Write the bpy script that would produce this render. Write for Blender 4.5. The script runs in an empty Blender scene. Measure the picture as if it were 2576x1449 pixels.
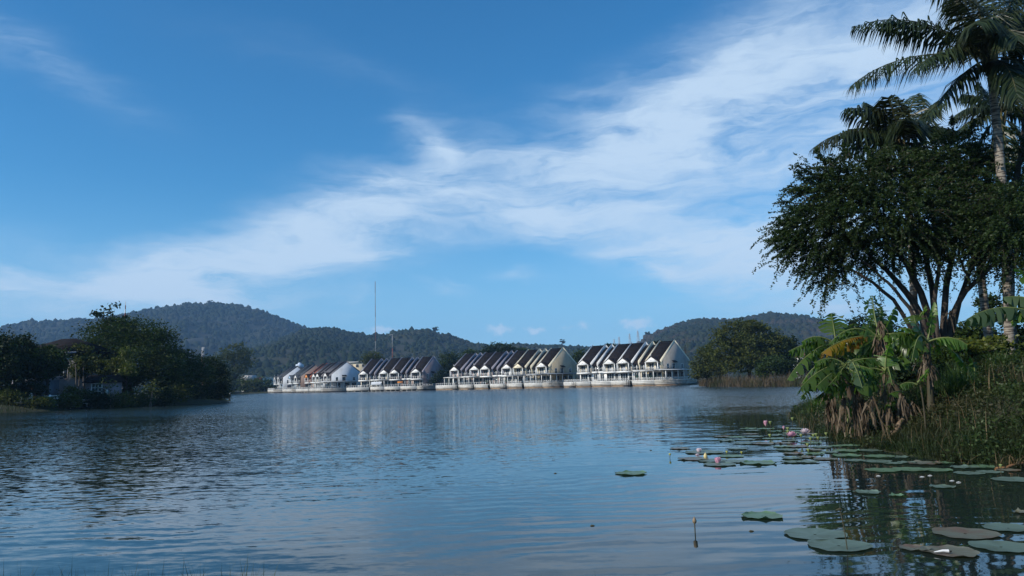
import bpy, bmesh, math, random
import numpy as np
from mathutils import Vector, Matrix

SC = bpy.context.scene
COL = SC.collection
rng = np.random.default_rng(7)
random.seed(7)
R = math.radians

# ------------------------------------------------------------------ camera
F = 1946.0                                  # focal length for a picture 2576 wide
CAM = np.array([0.0, 0.0, 2.0])
PITCH, ROLL = R(7.0), R(1.5)
fw = np.array([0, math.cos(PITCH), math.sin(PITCH)])
wx = np.array([1.0, 0, 0])
vz = np.array([0, -math.sin(PITCH), math.cos(PITCH)])
cr = math.cos(ROLL) * wx - math.sin(ROLL) * vz
cu = math.sin(ROLL) * wx + math.cos(ROLL) * vz
cd = bpy.data.cameras.new('camera')
cam = bpy.data.objects.new('camera', cd)
COL.objects.link(cam)
m = Matrix.Identity(4)
for i in range(3):
    m[i][0], m[i][1], m[i][2], m[i][3] = cr[i], cu[i], -fw[i], CAM[i]
cam.matrix_world = m
cd.sensor_width = 36.0
cd.lens = 36.0 * F / 2576.0
cd.clip_start, cd.clip_end = 0.1, 20000
SC.camera = cam


def ray(px, py):
    return fw + (px - 1288) / F * cr - (py - 724.5) / F * cu


def at(px, py, Y):                          # the point at distance Y in front that projects there
    d = ray(px, py)
    return CAM + d * (Y / d[1])


def on_z(px, py, z=0.0):
    d = ray(px, py)
    return CAM + d * ((z - CAM[2]) / d[2])


def xat(px, Y):                             # ground x of picture column px near the horizon
    return float(at(px, 963 - (px - 1288) * math.tan(ROLL), Y)[0])


# ------------------------------------------------------------------ light
SUN_AZ, SUN_EL = R(-116), R(30)             # azimuth clockwise from +Y
sdir = Vector((math.sin(SUN_AZ) * math.cos(SUN_EL), math.cos(SUN_AZ) * math.cos(SUN_EL), math.sin(SUN_EL)))
sl = bpy.data.lights.new('sun', 'SUN')
sl.energy = 5.0
sl.angle = R(0.5)
sl.color = (1.0, 0.93, 0.82)
sun = bpy.data.objects.new('sun', sl)
sun.rotation_euler = sdir.to_track_quat('Z', 'Y').to_euler()
sun.location = (-60, -20, 60)
COL.objects.link(sun)
SC.view_settings.view_transform = 'Standard'
SC.view_settings.look = 'None'
SC.view_settings.exposure = 0.0
SC.view_settings.gamma = 1.0
SC.view_settings.use_curve_mapping = False
SC.render.engine = 'CYCLES'
SC.cycles.use_denoising = True
SC.cycles.max_bounces = 6
SC.cycles.diffuse_bounces = 2
SC.cycles.glossy_bounces = 3
SC.cycles.transmission_bounces = 3
SC.cycles.transparent_max_bounces = 6
SC.cycles.volume_bounces = 0

# ------------------------------------------------------------------ sky
world = bpy.data.worlds.new('World')
SC.world = world
world.use_nodes = True
NT = world.node_tree
NT.nodes.clear()


class G:
    """small helper to write node graphs"""
    def __init__(s, nt): s.nt = nt

    def n(s, t, **kw):
        x = s.nt.nodes.new(t)
        for k, v in kw.items():
            setattr(x, k, v)
        return x

    def put(s, sock, v):
        if isinstance(v, bpy.types.NodeSocket):
            s.nt.links.new(v, sock)
        else:
            sock.default_value = v

    def math(s, op, a, b=0.0, c=None, clamp=False):
        x = s.n('ShaderNodeMath', operation=op, use_clamp=clamp)
        s.put(x.inputs[0], a); s.put(x.inputs[1], b)
        if c is not None: s.put(x.inputs[2], c)
        return x.outputs[0]

    def mapr(s, v, a, b, c=0.0, d=1.0, smooth=True):
        x = s.n('ShaderNodeMapRange')
        x.interpolation_type = 'SMOOTHSTEP' if smooth else 'LINEAR'
        s.put(x.inputs[0], v)
        for i, q in enumerate((a, b, c, d)): s.put(x.inputs[i + 1], q)
        return x.outputs[0]

    def noise(s, vec, scale, detail=3, rough=0.5, dist=0.0):
        x = s.n('ShaderNodeTexNoise')
        s.put(x.inputs['Vector'], vec)
        x.inputs['Scale'].default_value = scale
        x.inputs['Detail'].default_value = detail
        x.inputs['Roughness'].default_value = rough
        x.inputs['Distortion'].default_value = dist
        return x

    def mapping(s, vec, loc=(0, 0, 0), rot=(0, 0, 0), scale=(1, 1, 1), kind='POINT'):
        x = s.n('ShaderNodeMapping', vector_type=kind)
        s.put(x.inputs['Vector'], vec)
        x.inputs['Location'].default_value = loc
        x.inputs['Rotation'].default_value = rot
        x.inputs['Scale'].default_value = scale
        return x.outputs[0]

    def mix(s, f, a, b, kind='MIX'):
        x = s.n('ShaderNodeMix', data_type='RGBA', blend_type=kind)
        s.put(x.inputs[0], f); s.put(x.inputs[6], a); s.put(x.inputs[7], b)
        return x.outputs[2]

    def vadd(s, a, b):
        x = s.n('ShaderNodeVectorMath', operation='ADD')
        s.put(x.inputs[0], a); s.put(x.inputs[1], b)
        return x.outputs[0]


def azel(px, py):
    d = ray(px, py)
    d = d / np.linalg.norm(d)
    return math.degrees(math.atan2(d[0], d[1])) / 10, math.degrees(math.asin(d[2])) / 10


g = G(NT)
tc = g.n('ShaderNodeTexCoord').outputs['Generated']
sep = g.n('ShaderNodeSeparateXYZ'); g.put(sep.inputs[0], tc)
az = g.math('MULTIPLY', g.math('ARCTAN2', sep.outputs[0], sep.outputs[1]), 18 / math.pi)
el = g.math('MULTIPLY', g.math('ARCSINE', sep.outputs[2]), 18 / math.pi)
cmb = g.n('ShaderNodeCombineXYZ'); g.put(cmb.inputs[0], az); g.put(cmb.inputs[1], el)
sky2 = cmb.outputs[0]                        # azimuth and elevation in tens of degrees
# wind-drawn fibres: coordinates pushed about by noise
wn = g.noise(g.mapping(sky2, rot=(0, 0, R(-18)), scale=(0.8, 2.4, 1)), 1.2, 4, 0.6).outputs['Color']
wv = g.n('ShaderNodeVectorMath', operation='MULTIPLY_ADD')
g.put(wv.inputs[0], wn); wv.inputs[1].default_value = (0.62, 0.40, 0); wv.inputs[2].default_value = (-0.31, -0.20, 0)
warp = g.vadd(sky2, wv.outputs[0])
BLOBS = [  # x, y, half length, half width, rise (deg), weight : cirrus bands as they lie in the sky
    (440, 690, 220, 60, 6, 0.6), (520, 672, 260, 75, 10, 0.95), (700, 625, 300, 85, 14, 1.05), (880, 560, 260, 105, 12, 1.0), (1010, 610, 250, 70, 6, 0.55),
    (1130, 500, 300, 75, -6, 0.6), (980, 440, 150, 45, -8, 0.8), (1110, 375, 110, 60, -35, 0.9), (1300, 440, 260, 110, -10, 0.75),
    (1500, 400, 330, 120, 12, 0.75), (1750, 320, 420, 140, 22, 0.75), (2050, 240, 440, 210, 20, 0.8), (2350, 330, 380, 220, 8, 0.65),
    (1850, 150, 300, 80, 32, 0.35), (2300, 60, 400, 110, 15, 0.45), (1480, 535, 330, 50, 4, 0.65), (1750, 605, 400, 90, -3, 1.2),
    (1650, 660, 170, 40, -22, 0.7), (1960, 640, 250, 80, 3, 0.85), (1850, 715, 230, 40, 4, 0.45), (2350, 620, 350, 130, 0, 0.6),
    (1290, 687, 85, 22, -2, 0.55), (1110, 728, 65, 16, -14, 0.5), (880, 765, 60, 25, 50, 0.25), (1140, 712, 40, 12, -20, 0.35),
    (60, 705, 330, 100, 0, 0.85), (60, 130, 280, 60, -22, 0.52), (1780, 190, 340, 110, 26, 0.45), (2020, 420, 320, 70, 5, 0.45), (1560, 300, 200, 80, 10, 0.3), (700, 140, 420, 60, -10, 0.10), (950, 190, 300, 30, -18, 0.08),
    (600, 745, 420, 60, 0, 0.62), (2100, 755, 380, 60, 0, 0.9), (1900, 480, 220, 30, 8, -0.35), (1380, 640, 260, 40, -6, -0.25),
    (1480, 210, 260, 50, 14, 0.28),
]
acc = None
for (bx, by, ba, bb, bd, bw) in BLOBS:
    cx, cy = azel(bx, by)
    k = math.degrees(1 / F) / 10
    loc = (cx, cy, 0)
    mp = g.mapping(warp, loc, (0, 0, R(bd) ), (ba * k * 1.7, bb * k * 1.75, 1.0), 'TEXTURE')
    gr = g.n('ShaderNodeTexGradient', gradient_type='QUADRATIC_SPHERE'); g.put(gr.inputs[0], mp)
    acc = g.math('MULTIPLY_ADD', gr.outputs['Fac'], bw * 1.5, 0.0 if acc is None else acc)
# elsewhere the same thin cirrus goes on round the sky
far_n = g.noise(g.mapping(warp, rot=(0, 0, R(-16)), scale=(0.22, 0.6, 1)), 1.0, 2, 0.5).outputs['Fac']
inframe = g.math('MULTIPLY', g.mapr(g.math('ABSOLUTE', az), 3.2, 4.4, 1.0, 0.0), g.mapr(el, 2.8, 3.6, 1.0, 0.0))
outside = g.math('MULTIPLY', g.math('SUBTRACT', 1.0, inframe), g.mapr(far_n, 0.42, 0.75, 0.0, 0.9))
acc = g.math('ADD', acc, outside)
fib = g.noise(g.mapping(warp, rot=(0, 0, R(-20)), scale=(0.75, 4.6, 1)), 1.5, 6, 0.62, 0.4).outputs['Fac']
fib2 = g.noise(g.mapping(warp, rot=(0, 0, R(-6)), scale=(0.9, 2.0, 1)), 1.1, 5, 0.6, 0.3).outputs['Fac']
tex = g.math('ADD', g.math('MULTIPLY', fib, 0.9), g.math('MULTIPLY', fib2, 0.75))
dens = g.math('MULTIPLY', acc, g.mapr(tex, 0.58, 1.08, 0.18, 1.42, False))
dens = g.math('MULTIPLY', g.math('POWER', g.mapr(dens, 0.0, 1.9, 0.0, 1.0, True), 0.72), 0.90)
# small puffs low over the hills
pn = g.noise(sky2, 14.0, 4, 0.6).outputs['Color']
pv = g.n('ShaderNodeVectorMath', operation='MULTIPLY_ADD')
g.put(pv.inputs[0], pn); pv.inputs[1].default_value = (0.16, 0.12, 0); pv.inputs[2].default_value = (-0.08, -0.06, 0)
pwarp = g.vadd(sky2, pv.outputs[0])
pacc = None
for (bx, by, ba, bb, bw) in [(1255, 829, 30, 12, .8), (1346, 831, 22, 10, .8), (1464, 819, 18, 9, .6), (1600, 815, 42, 14, .9), (960, 832, 40, 10, .7), (1425, 824, 16, 5, .4)]:
    cx, cy = azel(bx, by)
    mp = g.mapping(pwarp, (cx, cy, 0), (0, 0, 0), (ba * k * 1.5, bb * k * 1.5, 1), 'TEXTURE')
    gr = g.n('ShaderNodeTexGradient', gradient_type='SPHERICAL'); g.put(gr.inputs[0], mp)
    pacc = g.math('MULTIPLY_ADD', gr.outputs['Fac'], bw * 1.5, 0.0 if pacc is None else pacc)
puff = g.mapr(pacc, 0.1, 1.1, 0.0, 0.75)
dens = g.math('MAXIMUM', dens, puff)

st = g.n('ShaderNodeTexSky', sky_type='NISHITA')
st.sun_disc = False
st.sun_elevation = SUN_EL
st.sun_rotation = SUN_AZ % (2 * math.pi)
st.altitude = 0
st.air_density, st.dust_density, st.ozone_density = 1.0, 0.25, 2.0
SKY_TINT = (0.66, 1.06, 1.30, 1)
SKY_GAIN = 0.112
sky_c = g.mix(1.0, st.outputs[0], SKY_TINT, 'MULTIPLY')
# pale moist air low over the land, the same all round
sky_c = g.mix(g.mapr(el, -0.3, 1.5, 0.92, 0.0), sky_c, (3.1, 5.35, 8.1, 1))
hs = g.n('ShaderNodeHueSaturation'); hs.inputs['Saturation'].default_value = 1.12
g.put(hs.inputs['Color'], sky_c)
cloud_c = (5.4, 6.9, 8.6, 1)
up = g.math('GREATER_THAN', sep.outputs[2], 0.0)
full = g.mix(g.math('MULTIPLY', dens, up), hs.outputs[0], cloud_c)
bg = g.n('ShaderNodeBackground'); g.put(bg.inputs[0], full); bg.inputs[1].default_value = SKY_GAIN
wo = g.n('ShaderNodeOutputWorld'); g.put(wo.inputs[0], bg.outputs[0])
world.cycles.sampling_method = 'MANUAL'
world.cycles.sample_map_resolution = 512

# ------------------------------------------------------------------ helpers
def rgb(c):
    return (c[0], c[1], c[2], 1.0)


MATS = {}


def mat(name, c1, c2=None, scale=3.0, rough=0.7, bump=0.0, bscale=None, detail=4, spec=0.3, rot=(0, 0, 0), stretch=(1, 1, 1), lo=0.35, hi=0.68, dirt=None, dscale=0.6):
    """paint, plaster, wood, bark: a base colour with grain c2, blotches of dirt, fine relief"""
    if name in MATS: return MATS[name]
    mt = bpy.data.materials.new(name); mt.use_nodes = True
    nt = mt.node_tree; q = G(nt)
    b = nt.nodes['Principled BSDF']
    b.inputs['Roughness'].default_value = rough
    b.inputs['Specular IOR Level'].default_value = spec
    co = q.mapping(q.n('ShaderNodeTexCoord').outputs['Object'], rot=rot, scale=stretch)
    col = rgb(c1)
    if c2 is not None:
        nz = q.noise(co, scale, detail, 0.6).outputs['Fac']
        col = q.mix(q.mapr(nz, lo, hi), rgb(c1), rgb(c2))
    if dirt is not None:
        nz2 = q.noise(co, dscale, 5, 0.65).outputs['Fac']
        col = q.mix(q.mapr(nz2, 0.5, 0.75, 0.0, 0.7), col, rgb(dirt))
    q.put(b.inputs['Base Color'], col)
    if bump:
        bp = q.n('ShaderNodeBump'); bp.inputs['Strength'].default_value = 1.0
        bp.inputs['Distance'].default_value = bump
        q.put(bp.inputs['Height'], q.noise(co, bscale or scale * 2, 4, 0.6).outputs['Fac'])
        q.put(b.inputs['Normal'], bp.outputs[0])
    MATS[name] = mt
    return mt


def leaf_mat(name, c1, c2, c3=None, trans=0.35, rough=0.5, spec=0.3, scale=0.5, tcol=None):
    """foliage: each leaf its own shade between c1 and c2, patches of c3 over the crown, light through the blade"""
    if name in MATS: return MATS[name]
    mt = bpy.data.materials.new(name); mt.use_nodes = True
    nt = mt.node_tree; q = G(nt)
    b = nt.nodes['Principled BSDF']
    out = nt.nodes['Material Output']
    rnd = q.n('ShaderNodeNewGeometry').outputs['Random Per Island']
    col = q.mix(rnd, rgb(c1), rgb(c2))
    if c3 is not None:
        co = q.n('ShaderNodeTexCoord').outputs['Object']
        col = q.mix(q.mapr(q.noise(co, scale, 3, 0.6).outputs['Fac'], 0.45, 0.7), col, rgb(c3))
    q.put(b.inputs['Base Color'], col)
    b.inputs['Roughness'].default_value = rough
    b.inputs['Specular IOR Level'].default_value = spec
    t = q.n('ShaderNodeBsdfTranslucent')
    tc_ = q.mix(1.0, col, tcol or (1.3, 1.5, 0.6, 1), 'MULTIPLY')
    q.put(t.inputs[0], tc_)
    mx = q.n('ShaderNodeMixShader'); mx.inputs[0].default_value = trans
    nt.links.new(b.outputs[0], mx.inputs[1]); nt.links.new(t.outputs[0], mx.inputs[2])
    nt.links.new(mx.outputs[0], out.inputs[0])
    MATS[name] = mt
    return mt


class MB:
    """collects shapes; build() links them as one mesh object"""
    def __init__(s):
        s.v, s.f, s.n = [], [], 0

    def add(s, V, Fs):
        V = np.asarray(V, dtype=np.float32).reshape(-1, 3)
        s.v.append(V)
        if isinstance(Fs, np.ndarray):
            s.f.append(Fs + s.n)
        else:
            for f in Fs: s.f.append(np.array([f]) + s.n)
        s.n += len(V)
        return s

    def box(s, x0, x1, y0, y1, z0, z1):
        V = [(x, y, z) for z in (z0, z1) for y in (y0, y1) for x in (x0, x1)]
        return s.add(V, np.array([(0, 2, 3, 1), (4, 5, 7, 6), (0, 1, 5, 4), (2, 6, 7, 3), (0, 4, 6, 2), (1, 3, 7, 5)]))

    def bar(s, a, b, w, h=None, up=(0, 0, 1)):
        a, b = np.array(a, float), np.array(b, float); h = h or w
        d = b - a; d /= np.linalg.norm(d)
        u = np.array(up, float)
        sd = np.cross(d, u)
        if np.linalg.norm(sd) < 1e-4: sd = np.cross(d, (1, 0, 0))
        sd /= np.linalg.norm(sd); u = np.cross(sd, d)
        V = [p + sd * i * w / 2 + u * j * h / 2 for p in (a, b) for i, j in ((-1, -1), (1, -1), (1, 1), (-1, 1))]
        return s.add(V, np.array([(0, 3, 2, 1), (4, 5, 6, 7), (0, 1, 5, 4), (1, 2, 6, 5), (2, 3, 7, 6), (3, 0, 4, 7)]))

    def tube(s, pts, rad, k=7):
        pts = np.array(pts, float); n = len(pts)
        rad = np.broadcast_to(np.array(rad, float), (n,)) if np.ndim(rad) else np.full(n, rad)
        t = np.gradient(pts, axis=0); t /= np.linalg.norm(t, axis=1)[:, None] + 1e-9
        ref = np.array([0.13, 0.94, 0.31])
        a = np.cross(t, ref); a /= np.linalg.norm(a, axis=1)[:, None] + 1e-9
        b = np.cross(t, a)
        th = np.arange(k) / k * 2 * math.pi
        V = pts[:, None] + rad[:, None, None] * (a[:, None] * np.cos(th)[None, :, None] + b[:, None] * np.sin(th)[None, :, None])
        i, j = np.meshgrid(np.arange(n - 1), np.arange(k), indexing='ij')
        j2 = (j + 1) % k
        Q = np.stack([i * k + j, i * k + j2, (i + 1) * k + j2, (i + 1) * k + j], -1).reshape(-1, 4)
        s.add(V.reshape(-1, 3), Q)
        return s.add(V[-1], [tuple(range(k))])

    def prism(s, poly, ax, a, b):
        """polygon in the other two axes pushed along axis ax from a to b"""
        n = len(poly); V = []
        for t in (a, b):
            for p in poly:
                q = list(p); q.insert(ax, t); V.append(q)
        fs = [tuple(range(n))[::-1], tuple(range(n, 2 * n))] + [(i, (i + 1) % n, n + (i + 1) % n, n + i) for i in range(n)]
        if ax == 1: fs = [f[::-1] for f in fs]
        return s.add(V, fs)

    def build(s, name, mt, parent=None, loc=None, smooth=False, label=None):
        me = bpy.data.meshes.new(name)
        if s.v:
            V = np.concatenate(s.v)
            me.vertices.add(len(V)); me.vertices.foreach_set('co', V.ravel())
            cnt = np.concatenate([np.full(len(f), f.shape[1]) for f in s.f])
            idx = np.concatenate([f.ravel() for f in s.f]).astype(np.int32)
            me.loops.add(len(idx)); me.loops.foreach_set('vertex_index', idx)
            st_ = np.concatenate([[0], np.cumsum(cnt)[:-1]]).astype(np.int32)
            me.polygons.add(len(cnt)); me.polygons.foreach_set('loop_start', st_)
            try: me.polygons.foreach_set('loop_total', cnt.astype(np.int32))
            except Exception: pass
            if smooth: me.polygons.foreach_set('use_smooth', np.ones(len(cnt), bool))
            me.update(calc_edges=True); me.validate()
        me.materials.append(mt)
        return link(name, me, parent, loc, label)


def link(name, me, parent=None, loc=None, label=None):
    o = bpy.data.objects.new(name, me); COL.objects.link(o)
    if parent is not None: o.parent = parent
    if loc is not None: o.location = [float(c) for c in loc]
    if label: o['label'] = label
    return o


def thing(name, label, cat, loc=(0, 0, 0), rz=0.0, group=None):
    o = bpy.data.objects.new(name, None); COL.objects.link(o)
    o.empty_display_size = 0.3
    o.location = [float(c) for c in loc]; o.rotation_euler = (0, 0, rz)
    return tag(o, label, cat, group)


def tag(o, label, cat, group=None):
    o['label'] = label; o['category'] = cat
    if group: o['group'] = group
    return o


def kind(o, k):
    o['kind'] = k
    return o


def hash2(i, j, seed):
    h = (i.astype(np.int64) * 374761393 + j.astype(np.int64) * 668265263 + seed * 1442695041) & 0x7fffffff
    h = ((h ^ (h >> 13)) * 1274126177) & 0x7fffffff
    return (h ^ (h >> 16)) % 10007 / 10007.0


def vnoise(x, y, seed=0, octs=3):
    """smooth value noise, about -1..1"""
    r, a, t = 0.0, 1.0, 0.0
    for o in range(octs):
        xi, yi = np.floor(x), np.floor(y); fx, fy = x - xi, y - yi
        fx, fy = fx * fx * (3 - 2 * fx), fy * fy * (3 - 2 * fy)
        v = (hash2(xi, yi, seed + o) * (1 - fx) + hash2(xi + 1, yi, seed + o) * fx) * (1 - fy) + \
            (hash2(xi, yi + 1, seed + o) * (1 - fx) + hash2(xi + 1, yi + 1, seed + o) * fx) * fy
        r = r + a * (v * 2 - 1); t += a
        x, y, a = x * 2.03 + 11.3, y * 2.03 + 5.7, a * 0.5
    return r / t


def sstep(a, b, x):
    t = np.clip((x - a) / (b - a), 0, 1)
    return t * t * (3 - 2 * t)


# ------------------------------------------------------------------ where the house blocks stand
# corner column, distance, angle of the row left of straight ahead, number of houses
UW = 8.2
def block_frame(px, Y, deg):
    c = np.array([xat(px, Y), Y])
    th = R(deg)
    d = np.array([-math.sin(th), math.cos(th)]); back = np.array([math.cos(th), math.sin(th)])
    return c, d, back, th - math.pi / 2
BLOCKS = {
    'E': (1668, 240, 46.0, 4), 'D': (1386, 272, 48.5, 6), 'C': (1066, 321, 62.0, 4),
    'B': (833, 358, 33.0, 4), 'A': (756, 392, 31.0, 2), 'W': (711, 412, 27.0, 2)}

# ------------------------------------------------------------------ lake outline and ground
def g2(px, py):
    p = on_z(px, py); return (p[0], p[1])
lake = [(-30, 6.2), (-10, 6.3), (0, 6.4), (8, 6.2), (11, 7.2), (13.5, 11), (12.6, 14.4)]
lake += [g2(*p) for p in [(2576, 1174), (2480, 1168), (2400, 1162), (2330, 1152), (2270, 1144), (2200, 1130), (2140, 1112), (2080, 1088), (2030, 1064), (2008, 1048)]]
lake += [(17.6, 48), (26, 54), (45, 64), (66, 92), (70, 118), (xat(2120, 128), 128), (xat(2010, 143), 143), (xat(1900, 156), 156), (xat(1800, 176), 176), (xat(1755, 205), 205)]
c, d, b, _ = block_frame(*BLOCKS['E'][:3]); lake += [tuple(c + b * 9 - d * 6.5), tuple(c + b * 2), tuple(c + d * 34 + b * 2)]
c, d, b, _ = block_frame(*BLOCKS['D'][:3]); lake += [tuple(c + b * 3 - d * 5), tuple(c + d * 50 + b * 2)]
c, d, b, _ = block_frame(*BLOCKS['C'][:3]); lake += [tuple(c + b * 9 - d * 5), tuple(c + d * 34 + b * 2)]
c, d, b, _ = block_frame(*BLOCKS['B'][:3]); lake += [tuple(c + b * 6 - d * 5), tuple(c + d * 33 + b * 2)]
c, d, b, _ = block_frame(*BLOCKS['W'][:3]); lake += [tuple(c + b * 3), tuple(c + d * 18 + b * 2)]
lake += [(xat(640, 430), 430), (xat(560, 440), 440), (xat(430, 420), 420), (xat(420, 330), 330), (xat(470, 220), 220), (xat(545, 172), 172)]
lake += [g2(*p) for p in [(583, 1010), (540, 1015), (470, 1018), (400, 1021), (300, 1025), (200, 1030), (100, 1035), (0, 1040), (-150, 1046)]]
lake += [(-92, 80), (-95, 30), (-70, 5)]
LAKE = np.array(lake)


def sdf(x, y):
    """distance to the shore, positive on land"""
    P = np.stack([x.ravel(), y.ravel()], 1)
    best = np.full(len(P), 1e9); inside = np.zeros(len(P), bool)
    A = LAKE; B = np.roll(LAKE, -1, 0)
    for a, b_ in zip(A, B):
        e = b_ - a; w = P - a
        t = np.clip((w @ e) / (e @ e), 0, 1)
        dd = w - t[:, None] * e
        best = np.minimum(best, np.hypot(dd[:, 0], dd[:, 1]))
        c1 = (a[1] > P[:, 1]) != (b_[1] > P[:, 1])
        with np.errstate(divide='ignore', invalid='ignore'):
            xx = a[0] + (P[:, 1] - a[1]) / (b_[1] - a[1] if b_[1] != a[1] else 1e-9) * e[0]
        inside ^= c1 & (P[:, 0] < xx)
    return np.where(inside, -best, best).reshape(x.shape)


def ground_z(x, y):
    x = np.asarray(x, float); y = np.asarray(y, float)
    s_ = sdf(x, y)
    s_ = s_ + 0.35 * vnoise(x * 0.7, y * 0.7, 3, 3) * np.clip(np.hypot(x, y) / 30, 0.2, 2)
    right = sstep(9, 13, x) * sstep(60, 45, y) * sstep(8, 12, y)
    near = sstep(9, 6, y) * sstep(14, 10, x)
    hm = 1.0 + 1.1 * right - 0.65 * near
    wd = 7.0 - 0.5 * right
    z = np.where(s_ > 0, hm * sstep(-0.25, 1.0, s_ / wd) - 0.09 * (1 - sstep(0, 1.2, s_)), np.maximum(s_ * 0.35, -2.2))
    rough = 0.18 * vnoise(x * 0.9, y * 0.9, 9, 3) * sstep(0.5, 3, s_) * (0.3 + right)
    return z + rough


def gz(x, y):
    return float(ground_z(np.array([x]), np.array([y]))[0])


def graded(breaks):
    out = []
    for a, b_, st_ in breaks:
        out += list(np.arange(a, b_, st_))
    return np.array(out + [breaks[-1][1]])


xs = graded([(-4200, -1000, 800), (-1000, -200, 40), (-200, -5, 2.5), (-5, 6, 1), (6, 32, 0.4), (32, 120, 2.5), (120, 400, 20), (400, 1000, 100), (1000, 4200, 800)])
ys = graded([(-4200, -1000, 800), (-1000, -100, 100), (-100, 2, 6), (2, 8, 0.5), (8, 40, 0.4), (40, 460, 2.5), (460, 1000, 30), (1000, 4200, 400)])
XX, YY = np.meshgrid(xs, ys)
ZZ = ground_z(XX, YY)
nx, ny = len(xs), len(ys)
i, j = np.meshgrid(np.arange(ny - 1), np.arange(nx - 1), indexing='ij')
Q = np.stack([i * nx + j, i * nx + j + 1, (i + 1) * nx + j + 1, (i + 1) * nx + j], -1).reshape(-1, 4)
M_ground = mat('soil_and_turf', (0.022, 0.034, 0.011), (0.036, 0.034, 0.018), 0.5, 0.95, 0.05, 3, dirt=(0.03, 0.025, 0.015), dscale=0.15)
kind(MB().add(np.stack([XX, YY, ZZ], -1), Q).build('ground', M_ground, smooth=True), 'structure')

# ------------------------------------------------------------------ water
mt = bpy.data.materials.new('lake_water'); mt.use_nodes = True
q = G(mt.node_tree); b = mt.node_tree.nodes['Principled BSDF']
b.inputs['Base Color'].default_value = (0.012, 0.021, 0.020, 1)
b.inputs['IOR'].default_value = 1.333
b.inputs['Specular IOR Level'].default_value = 0.5
oc = q.n('ShaderNodeTexCoord').outputs['Object']
sx = q.n('ShaderNodeSeparateXYZ'); q.put(sx.inputs[0], oc)
# sheltered by the right bank: smoother there, choppier out on the open lake
lee = q.math('SUBTRACT', sx.outputs[0], q.math('MULTIPLY', sx.outputs[1], 0.12))
calm = q.math('MULTIPLY', q.mapr(lee, -6.0, 3.5), q.mapr(sx.outputs[1], 30.0, 60.0, 0.90, 0.0))
gust = q.noise(q.mapping(oc, rot=(0, 0, 0.25), scale=(0.2, 1, 1)), 0.09, 3, 0.55).outputs['Fac']
open_ = q.math('MULTIPLY', q.math('SUBTRACT', 1.0, calm), q.mapr(gust, 0.33, 0.66, 0.55, 1.25))
open_ = q.math('MULTIPLY', open_, q.math('ADD', q.mapr(sx.outputs[1], 6.0, 30.0, 0.26, 0.85), q.mapr(sx.outputs[1], 35.0, 110.0, 0.0, 3.2)))
wob = q.noise(oc, 0.35, 2).outputs['Color']
wv2 = q.n('ShaderNodeVectorMath', operation='MULTIPLY_ADD'); q.put(wv2.inputs[0], wob); wv2.inputs[1].default_value = (1.6, 1.6, 0); q.put(wv2.inputs[2], oc)
def slopes(node, a):
    x = q.n('ShaderNodeVectorMath', operation='SUBTRACT'); q.put(x.inputs[0], node.outputs['Color']); x.inputs[1].default_value = (0.5, 0.5, 0.5)
    y = q.n('ShaderNodeVectorMath', operation='MULTIPLY'); q.put(y.inputs[0], x.outputs[0]); y.inputs[1].default_value = (a[0], a[1], 0)
    return y.outputs[0]
def vscale(v, f):
    x = q.n('ShaderNodeVectorMath', operation='SCALE'); q.put(x.inputs[0], v); q.put(x.inputs['Scale'], f); return x.outputs[0]
chop = slopes(q.noise(q.mapping(oc, rot=(0, 0, 0.15), scale=(0.5, 1.3, 1)), 8.5, 2, 0.6, 0.3), (0.24, 0.46))
wvt = q.n('ShaderNodeTexWave', wave_type='BANDS', bands_direction='Y', wave_profile='SIN')
q.put(wvt.inputs['Vector'], q.mapping(wv2.outputs[0], rot=(0, 0, R(-7))))
wvt.inputs['Scale'].default_value = 0.62; wvt.inputs['Distortion'].default_value = 3.5; wvt.inputs['Detail'].default_value = 2; wvt.inputs['Detail Scale'].default_value = 1.2
swell = q.mapr(sx.outputs[1], 26, 7, 0.0, 1.0)
patch = q.noise(q.mapping(oc, scale=(0.5, 1.1, 1)), 0.22, 2).outputs['Fac']
swell = q.math('MULTIPLY', swell, q.mapr(patch, 0.38, 0.62, 0.15, 1.0))
wy = q.math('MULTIPLY', q.math('MULTIPLY', q.math('SUBTRACT', wvt.outputs['Fac'], 0.5), swell), 0.065)
cw = q.n('ShaderNodeCombineXYZ'); q.put(cw.inputs[1], wy); cw.inputs[2].default_value = 1.0
fine = slopes(q.noise(q.mapping(oc, rot=(0, 0, 0.1), scale=(0.4, 1.9, 1)), 1.6, 3, 0.55), (0.03, 0.085))
q.put(b.inputs['Roughness'], q.mapr(sx.outputs[1], 20.0, 120.0, 0.03, 0.17))   # waves too small to see far out
nv = q.vadd(q.vadd(vscale(chop, open_), fine), cw.outputs[0])
nn_ = q.n('ShaderNodeVectorMath', operation='NORMALIZE'); q.put(nn_.inputs[0], nv)
q.put(b.inputs['Normal'], nn_.outputs[0])
kind(MB().add([(-420, -60, 0), (220, -60, 0), (220, 480, 0), (-420, 480, 0)], np.array([(0, 1, 2, 3)])).build('water', mt), 'structure')

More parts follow.
